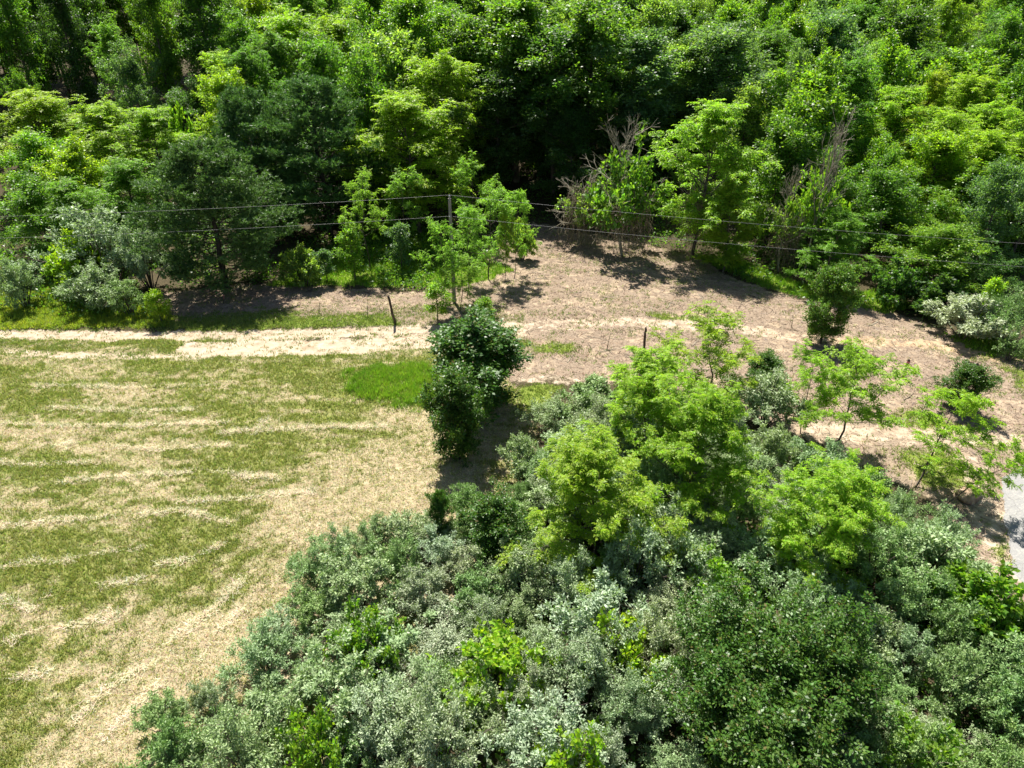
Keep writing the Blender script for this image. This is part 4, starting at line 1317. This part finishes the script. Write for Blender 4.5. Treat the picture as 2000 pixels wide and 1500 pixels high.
def boulder(px, py, wpx, label, seed=3):
    import bmesh
    b = at(px, py); b[2] = gz(b[0], b[1])
    r = 0.5 * wpx * depth(b) / FPX
    bm = bmesh.new()
    bmesh.ops.create_icosphere(bm, subdivisions=4, radius=1.0)
    rng = np.random.default_rng(seed)
    planes = [(norm(rng.normal(size=3)), rng.uniform(0.62, 0.86)) for _ in range(16)]
    for v in bm.verts:
        p = np.array(v.co)
        for n, d in planes:                     # break the round shape along flat faces
            k = p @ n - d
            if k > 0: p = p - n * k * 0.9
        p += norm(p) * 0.05 * (float(fbm(p[0] * 3 + 20, p[1] * 3 + p[2] * 2 + 20, 3)) - 0.5)
        v.co = (p[0] * r * 1.25, p[1] * r * 0.95, p[2] * r * 0.72)
    me = bpy.data.meshes.new('boulder'); bm.to_mesh(me); bm.free()
    me.materials.append(bark_mat('tan_boulder_stone', (0.20, 0.13, 0.09), (0.46, 0.34, 0.24), 3.0, 1.0))
    o = link('boulder', me); o.location = (b[0], b[1], b[2] + r * 0.3); o.rotation_euler = (0.1, 0.05, 0.5)
    tag(o, label, 'boulder')


boulder(1890, 970, 50, 'tan boulder lying at the roadside under the leaning locust')


# ------------------------------------------------------------------ fallen branches
def fallen(seed):
    rng = np.random.default_rng(seed)
    W = Wood()
    pts, _ = bend_path((-1, 0, 0.05), (1, 0, 0.0), 2.0, 8, rng, 0.14)
    pts[:, 2] = 0.05 + 0.05 * rng.random(8)
    W.tube(pts, 0.038, 0.015, 5)
    for k in range(3):
        q, _ = bend_path(pts[2 + k * 2 - (k > 1)], norm(np.array([0.8, rng.choice([-1, 1]) * 0.7, 0.15])), 0.7 * rng.random() + 0.25, 4, rng, 0.12)
        q[:, 2] = np.maximum(q[:, 2], 0.03)
        W.tube(q, 0.02, 0.008, 4)
    return W.mesh('fallen_branch', M['vine'])


FALL = [fallen(60 + i) for i in range(5)]
FALLP = [fallen(80 + i) for i in range(3)]
for f in FALLP:
    f.materials.clear(); f.materials.append(M['deadwood'])
rs = random.Random(5)
nb = 0; FB = {}
LAND = [((772, 633), 'the leaning post'), ((1257, 683), 'the upright post'), ((1763, 741), 'the taped post'), ((1605, 668), 'the lone pear'),
        ((1215, 497), 'the vine hung dead tree'), ((1352, 500), 'the brown vine curtain'), ((975, 540), 'the saplings by the pole'),
        ((930, 800), 'the dark pear'), ((1500, 750), 'the grey silver shrub'), ((1120, 690), 'the dead stem'), ((1890, 680), 'the ochre track'), ((1060, 470), 'the clearing mouth')]
while nb < 80:
    px = rs.uniform(860, 1950); py = rs.uniform(470, 860)
    b = at(px, py)
    if sdf(np.array([b[:2]]), Z_CHIPS)[0] < 0.6: continue
    if zone_masks(np.array([b[:2]]))[3][0] > 0.6: continue
    o = link('fallen_branch', rs.choice(FALL + FALLP[:1] if rs.random() < 0.7 else FALLP))
    sc_ = rs.uniform(0.35, 1.0)
    o.scale = (sc_, sc_, 0.7); o.rotation_euler = (0, 0, rs.random() * 6.28)
    o.location = (b[0], b[1], gz(b[0], b[1]))
    near = min(LAND, key=lambda q: (q[0][0] - px) ** 2 + (2 * (q[0][1] - py)) ** 2)
    way = ('left of' if px < near[0][0] - 25 else 'right of' if px > near[0][0] + 25 else 'above' if py < near[0][1] else 'below')
    size_ = 'short' if sc_ < 0.55 else 'long' if sc_ > 0.8 else 'medium'
    tone = 'grey' if o.data.name.startswith('fallen') and o.data.materials[0] == M['deadwood'] else 'brown'
    FB.setdefault(f'{size_} {tone} fallen branch {way} {near[1]}', []).append((px, o))
    nb += 1


for lab, lst in FB.items():
    lst.sort(key=lambda q: q[0])
    for k, (px, o) in enumerate(lst):
        tag(o, lab if len(lst) == 1 else f'{lab}, {ORD[k]} such from left', 'branch', 'fallen branches on the clearing')


# ------------------------------------------------------------------ grass, straw, chips: what nobody could count
def ground_top(P):
    field, chips, road, tr, lush = zone_masks(P)
    return ground_z(P[:, 0], P[:, 1]) - 0.09 * tr + 0.10 * lush * (1 - road) * (1 - tr), (field, chips, road, tr, lush)


def blades(name, pos, per, hgt, wid, lean, colr, mat, label, cat, rng, cv=0.25, spread=0.05):
    n = len(pos)
    idx = np.repeat(np.arange(n), per); m = len(idx)
    az = rng.random(m) * 6.283
    h = np.broadcast_to(hgt, (n,))[idx] * (0.6 + 0.7 * rng.random(m))
    w = np.broadcast_to(wid, (n,))[idx] * (0.7 + 0.6 * rng.random(m))
    ln = np.broadcast_to(lean, (n,))[idx] * (0.4 + 1.0 * rng.random(m))
    base = pos[idx].copy()
    base[:, :2] += rng.normal(size=(m, 2)) * spread
    d = np.stack([np.cos(az), np.sin(az), np.zeros(m)], 1)
    sd = np.stack([-np.sin(az + rng.normal(size=m) * 0.6), np.cos(az), np.zeros(m)], 1)
    tip = base + d * (h * np.sin(ln))[:, None]; tip[:, 2] += h * np.cos(ln)
    a = base - sd * (w * 0.5)[:, None]; b = base + sd * (w * 0.5)[:, None]
    v = np.stack([a, b, tip], 1).reshape(-1, 3)
    me = mesh_from(name, v, 3, np.arange(len(v)), M[mat])
    c = colr[idx] * (1 + cv * (2 * rng.random((m, 1)) - 1)) * (1 + 0.10 * rng.normal(size=(m, 3)))
    c = np.clip(c, 0.005, 0.9)
    c4 = np.ones((m * 3, 4), np.float32); c4[:, :3] = np.repeat(c, 3, 0)
    at_ = me.attributes.new('tint', 'FLOAT_COLOR', 'POINT')
    at_.data.foreach_set('color', c4.ravel())
    o = link(name, me)
    tag(o, label, cat, kind='stuff')
    return o


def sample_poly(poly, dens, rng, pad=0.8, ragged=0.45):
    lo = poly.min(0) - pad; hi = poly.max(0) + pad
    n = int((hi[0] - lo[0]) * (hi[1] - lo[1]) * dens)
    P = lo + rng.random((n, 2)) * (hi - lo)
    j = (fbm(P[:, 0] / 1.1 + 7, P[:, 1] / 0.7 + 3, 3) - 0.5) * 2.6
    return P[(sdf(P, poly) + j * ragged + rng.normal(size=len(P)) * 0.22 * ragged) > 0.0]


def in_view(P, z=0.0, m=60):
    zz = P[:, 1] * math.cos(PITCH) + (CAM_H - z) * math.sin(PITCH)
    px = 1000 + P[:, 0] / zz * FPX
    py = 750 - FPX * (P[:, 1] * math.sin(PITCH) + (z - CAM_H) * math.cos(PITCH)) / zz
    return (px > -m) & (px < 2000 + m) & (py < 1500 + m)


def lerp3(a, b, t):
    return np.array(a)[None] * (1 - t[:, None]) + np.array(b)[None] * t[:, None]


rng = np.random.default_rng(31)
# mown field: short tufts, green or dried
n = 420000
P = np.stack([rng.uniform(-48, 6, n), rng.uniform(9, 53, n)], 1)
dep = P[:, 1] * math.cos(PITCH) + CAM_H * math.sin(PITCH)
P = P[(rng.random(n) < (24.0 / dep) ** 1.3) & in_view(P)]
zt, (fi, ch, ro, tr, lu) = ground_top(P)
keep = (fi > 0.35) & (tr < 0.5) & (sdf(P, Z_THICK) < 1.0)
P = P[keep]; zt = zt[keep]
dry = dryness(P[:, 0], P[:, 1])
fld = np.clip(smooth(0.18, 0.80, dry + rng.normal(size=len(P)) * 0.15), 0, 1)
colr = lerp3((0.225, 0.262, 0.062), (0.475, 0.41, 0.265), fld)
yel = rng.random(len(P)) < 0.16
colr[yel] = (0.33, 0.33, 0.09)
dep = P[:, 1] * math.cos(PITCH) + CAM_H * math.sin(PITCH)
hg = np.where(fld < 0.4, 0.15, 0.10) * (0.8 + dep / 90); wd = 0.020 + dep * 0.0005
print('field tufts', len(P))
blades('mown_grass', np.column_stack([P, zt]), 4, hg, wd, np.where(fld < 0.4, 0.6, 1.15), colr, 'blade',
       'short mown grass of the field, green mixed with dried straw', 'grass', rng, 0.28, 0.06)

# taller clumps and weeds the mower missed
n = 16000
P = np.stack([rng.uniform(-48, 6, n), rng.uniform(9, 53, n)], 1)
P = P[in_view(P)]
zt, (fi, ch, ro, tr, lu) = ground_top(P)
keep = (fi > 0.5) & (tr < 0.4) & (sdf(P, Z_THICK) < 0.3) & (rng.random(len(P)) < smooth(0.46, 0.72, fbm(P[:, 0] / 2.0 + 77, P[:, 1] / 1.2 + 5, 3)))
P = P[keep]; zt = zt[keep]
blades('field_weeds', np.column_stack([P, zt]), 12, 0.20, 0.030, 0.75, lerp3((0.13, 0.215, 0.03), (0.27, 0.30, 0.06), rng.random(len(P))), 'blade',
       'greener clumps of weeds standing out of the mown field', 'weeds', rng, 0.3, 0.10)

# loose rows of dried cuttings left by the mower
LINES = [[(0, 1030), (120, 1018), (260, 1008), (345, 1000), (400, 1012), (450, 1028)], [(150, 1088), (240, 1078), (320, 1068)],
         [(10, 1258), (60, 1232), (150, 1218), (235, 1196)], [(200, 1140), (250, 1134), (280, 1130)], [(0, 1330), (60, 1318), (100, 1308)],
         [(0, 830), (150, 836), (300, 832), (450, 828)], [(230, 876), (330, 880), (450, 872)], [(60, 880), (150, 868)], [(0, 1170), (70, 1190), (95, 1160)],
         [(300, 1105), (380, 1090), (440, 1062)], [(120, 945), (260, 930), (420, 925), (560, 940)], [(0, 905), (90, 912), (200, 905)],
         [(330, 1250), (380, 1215), (430, 1180), (470, 1130)], [(200, 1450), (260, 1380), (320, 1330)], [(430, 850), (600, 835), (760, 830)],
         [(520, 820), (500, 850)], [(60, 755), (260, 760), (420, 752)], [(150, 1400), (210, 1340), (300, 1290)], [(350, 985), (480, 975), (620, 960)],
         [(0, 1110), (60, 1100), (140, 1098)], [(390, 1290), (420, 1240), (470, 1190)], [(100, 800), (260, 806), (380, 800)]]
pts = []
for ln_ in LINES:
    W_ = np.array([at(a, b)[:2] for a, b in ln_])
    seg = np.hypot(*np.diff(W_, axis=0).T)
    tot = seg.sum(); k = int(tot * 70)
    u = rng.random(k) * tot
    cs = np.concatenate([[0], np.cumsum(seg)])
    q = np.stack([np.interp(u, cs, W_[:, 0]), np.interp(u, cs, W_[:, 1])], 1)
    thin = 0.5 + 0.9 * fbm(u / 1.3, u * 0 + len(pts), 2)
    q += rng.normal(size=q.shape) * np.array([0.16, 0.13]) * thin[:, None]
    q[:, 1] += 0.22 * (fbm(u / 0.9, u * 0 + 3 * len(pts), 2) - 0.5)
    pts.append(q[rng.random(k) < 2.4 * thin - 1.5])
P = np.concatenate(pts)
zt, _ = ground_top(P)
colr = np.tile(np.array([0.74, 0.66, 0.48]), (len(P), 1))
blades('hay_windrows', np.column_stack([P, zt + 0.03 + 0.05 * rng.random(len(P))]), 3, 0.30, 0.020, 1.5, colr, 'straw',
       'thin rows of dried cut grass left across the mown field', 'hay', rng, 0.25, 0.05)

# lush grass
def lush(name, polys, dens, h, w, c1, c2, label, per=6, lean=0.5, cat='grass', ragged=0.45):
    P = np.concatenate([sample_poly(z, dens, rng, 0.8, ragged) for z in polys])
    zt, (fi, ch, ro, tr, lu) = ground_top(P)
    k = (tr < 0.55) & (ro < 0.3)
    P = P[k]; zt = zt[k]
    t = np.clip(fbm(P[:, 0] / 1.1, P[:, 1] / 1.1, 3) * 1.8 - 0.4 + rng.normal(size=len(P)) * 0.15, 0, 1)
    hh = h * (0.6 + 0.8 * fbm(P[:, 0] / 0.8 + 5, P[:, 1] / 0.8, 2))
    return blades(name, np.column_stack([P, zt]), per, hh, w, lean, lerp3(c1, c2, t), 'blade', label, cat, rng, 0.3, 0.08)


lush('tall_grass', [Z_LUSH1, Z_LUSH3, Z_LUSH4], 26, 0.34, 0.045, (0.14, 0.28, 0.018), (0.25, 0.40, 0.03), 'bright lush grass growing under the saplings by the clearing', 6)
lush('tall_grass', [Z_LUSH2], 60, 0.42, 0.034, (0.14, 0.28, 0.02), (0.25, 0.39, 0.03), 'oval patch of tall unmown grass beside the dark pear', 7, 0.6, 'grass', 0.9)
lush('roadside_grass', GREENS, 34, 0.20, 0.04, (0.13, 0.205, 0.03), (0.25, 0.30, 0.06), 'green grass and weeds in patches along the sandy track', 5, 0.6, 'grass', 0.7)
lush('yellow_weeds', [Z_WEEDS], 40, 0.30, 0.06, (0.21, 0.30, 0.025), (0.36, 0.41, 0.03), 'yellow green weeds under the silver shrubs above the track', 6, 0.8, 'weeds')

# sparse green sprigs on the chips, the track verges and between wheel lines
n = 150000
P = np.stack([rng.uniform(-42, 42, n), rng.uniform(30, 76, n)], 1)
P = P[in_view(P)]
zt, (fi, ch, ro, tr, lu) = ground_top(P)
g = fbm(P[:, 0] / 1.7 + 60, P[:, 1] / 1.0 + 12, 3)
near_track = np.full(len(P), 9.0)
for pl, hw, s_ in TRACK_W: near_track = np.minimum(near_track, dist_line(P, pl, False) - hw)
want = np.where((P[:, 0] < 1) & (P[:, 1] > 45) & (P[:, 1] < 56) & (near_track < 3.5), 0.75, 0.0)
want = np.maximum(want, np.where(ch > 0.4, 0.24, 0.0)) * smooth(0.42, 0.66, g + 0.12 * (want > 0.3))
keep = (rng.random(len(P)) < want) & (ro < 0.3) & ((tr < 0.75) | (rng.random(len(P)) < 0.25))
P = P[keep]; zt = zt[keep]
blades('sparse_sprigs', np.column_stack([P, zt]), 6, 0.17, 0.045, 0.75, lerp3((0.12, 0.20, 0.03), (0.26, 0.29, 0.08), rng.random(len(P))), 'blade',
       'scattered green sprigs sprouting beside the track and on the chips', 'weeds', rng, 0.3, 0.10)

# chipped brush: small sticks and shreds lying on the cleared ground
n = 150000
P = np.stack([rng.uniform(-34, 46, n), rng.uniform(22, 78, n)], 1)
P = P[in_view(P)]
zt, (fi, ch, ro, tr, lu) = ground_top(P)
g = fbm(P[:, 0] / 2.2 + 80, P[:, 1] / 2.2 + 44, 3)
keep = (ch > 0.5) & (rng.random(len(P)) < (0.35 + 0.9 * g) * (1 - 0.75 * tr) * (1 - lu * 0.7)) & (ro < 0.2) & (sdf(P, Z_THICK) < 1)
P = P[keep]; zt = zt[keep]
k = len(P)
L_ = 0.09 + 0.60 * rng.random(k) ** 3.2; az = rng.random(k) * 6.283; til = rng.normal(size=k) * 0.18
d = np.stack([np.cos(az), np.sin(az), til], 1) * L_[:, None] * 0.5
sd = np.stack([-np.sin(az), np.cos(az), 0.5 * rng.normal(size=k)], 1) * (0.009 + 0.022 * rng.random(k) ** 2)[:, None]
c0 = np.column_stack([P, zt + 0.03 + 0.05 * rng.random(k)])
V = np.stack([c0 - d - sd, c0 + d - sd * 0.5, c0 + d + sd * 0.5, c0 - d + sd], 1).reshape(-1, 3)
me = mesh_from('wood_chips', V, 4, np.arange(len(V)), M['straw'])
pal = np.array([(0.33, 0.235, 0.18), (0.50, 0.40, 0.31), (0.17, 0.12, 0.095), (0.60, 0.51, 0.41), (0.38, 0.25, 0.17), (0.46, 0.38, 0.33), (0.42, 0.33, 0.25), (0.36, 0.28, 0.21)])
cc = pal[rng.integers(0, len(pal), k)] * (0.55 + 0.35 * rng.random((k, 1)))
c4 = np.ones((k * 4, 4), np.float32); c4[:, :3] = np.repeat(cc, 4, 0)
a_ = me.attributes.new('tint', 'FLOAT_COLOR', 'POINT'); a_.data.foreach_set('color', c4.ravel())
tag(link('wood_chips', me), 'chipped brush and small sticks strewn over the cleared ground', 'wood chips', kind='stuff')
print('chips', k)

# undergrowth at the foot of the wood and inside the thicket
n = 75000
P = np.stack([rng.uniform(-75, 60, n), rng.uniform(12, 112, n)], 1)
P = P[in_view(P)]
zt, (fi, ch, ro, tr, lu) = ground_top(P)
g = fbm(P[:, 0] / 3.0 + 8, P[:, 1] / 3.0 + 90, 3)
keep = (fi < 0.2) & (ch < 0.25) & (ro < 0.1) & (tr < 0.2) & (((P[:, 1] > 52) & (rng.random(len(P)) < smooth(0.35, 0.6, g))) | (sdf(P, Z_THICK) > -0.3))
P = P[keep]; zt = zt[keep]
k = len(P); per = 5
idx = np.repeat(np.arange(k), per)
base = np.column_stack([P, zt])[idx] + rng.normal(size=(k * per, 3)) * np.array([0.28, 0.28, 0.0])
base[:, 2] += 0.75 * rng.random(k * per) ** 1.3 * np.repeat(0.4 + g[keep], per)
Q = leaf_quads(base, rng.normal(size=(k * per, 3)), norm(np.array([0, 0, 0.8]) + rng.normal(size=(k * per, 3)) * 0.5), 0.24 + 0.14 * rng.random(k * per), 0.16)
o = link('undergrowth', crown_mesh('undergrowth', Q, M['broad']))
o.color = (0.085, 0.17, 0.03, 1)
tag(o, 'leafy undergrowth covering the floor of the wood and thicket', 'undergrowth', kind='stuff')
print('undergrowth', k)
tri = 0
for me in bpy.data.meshes:
    if me.users: tri += sum(1 for _ in ()) + len(me.loops) - 2 * len(me.polygons)
print('triangles', tri)
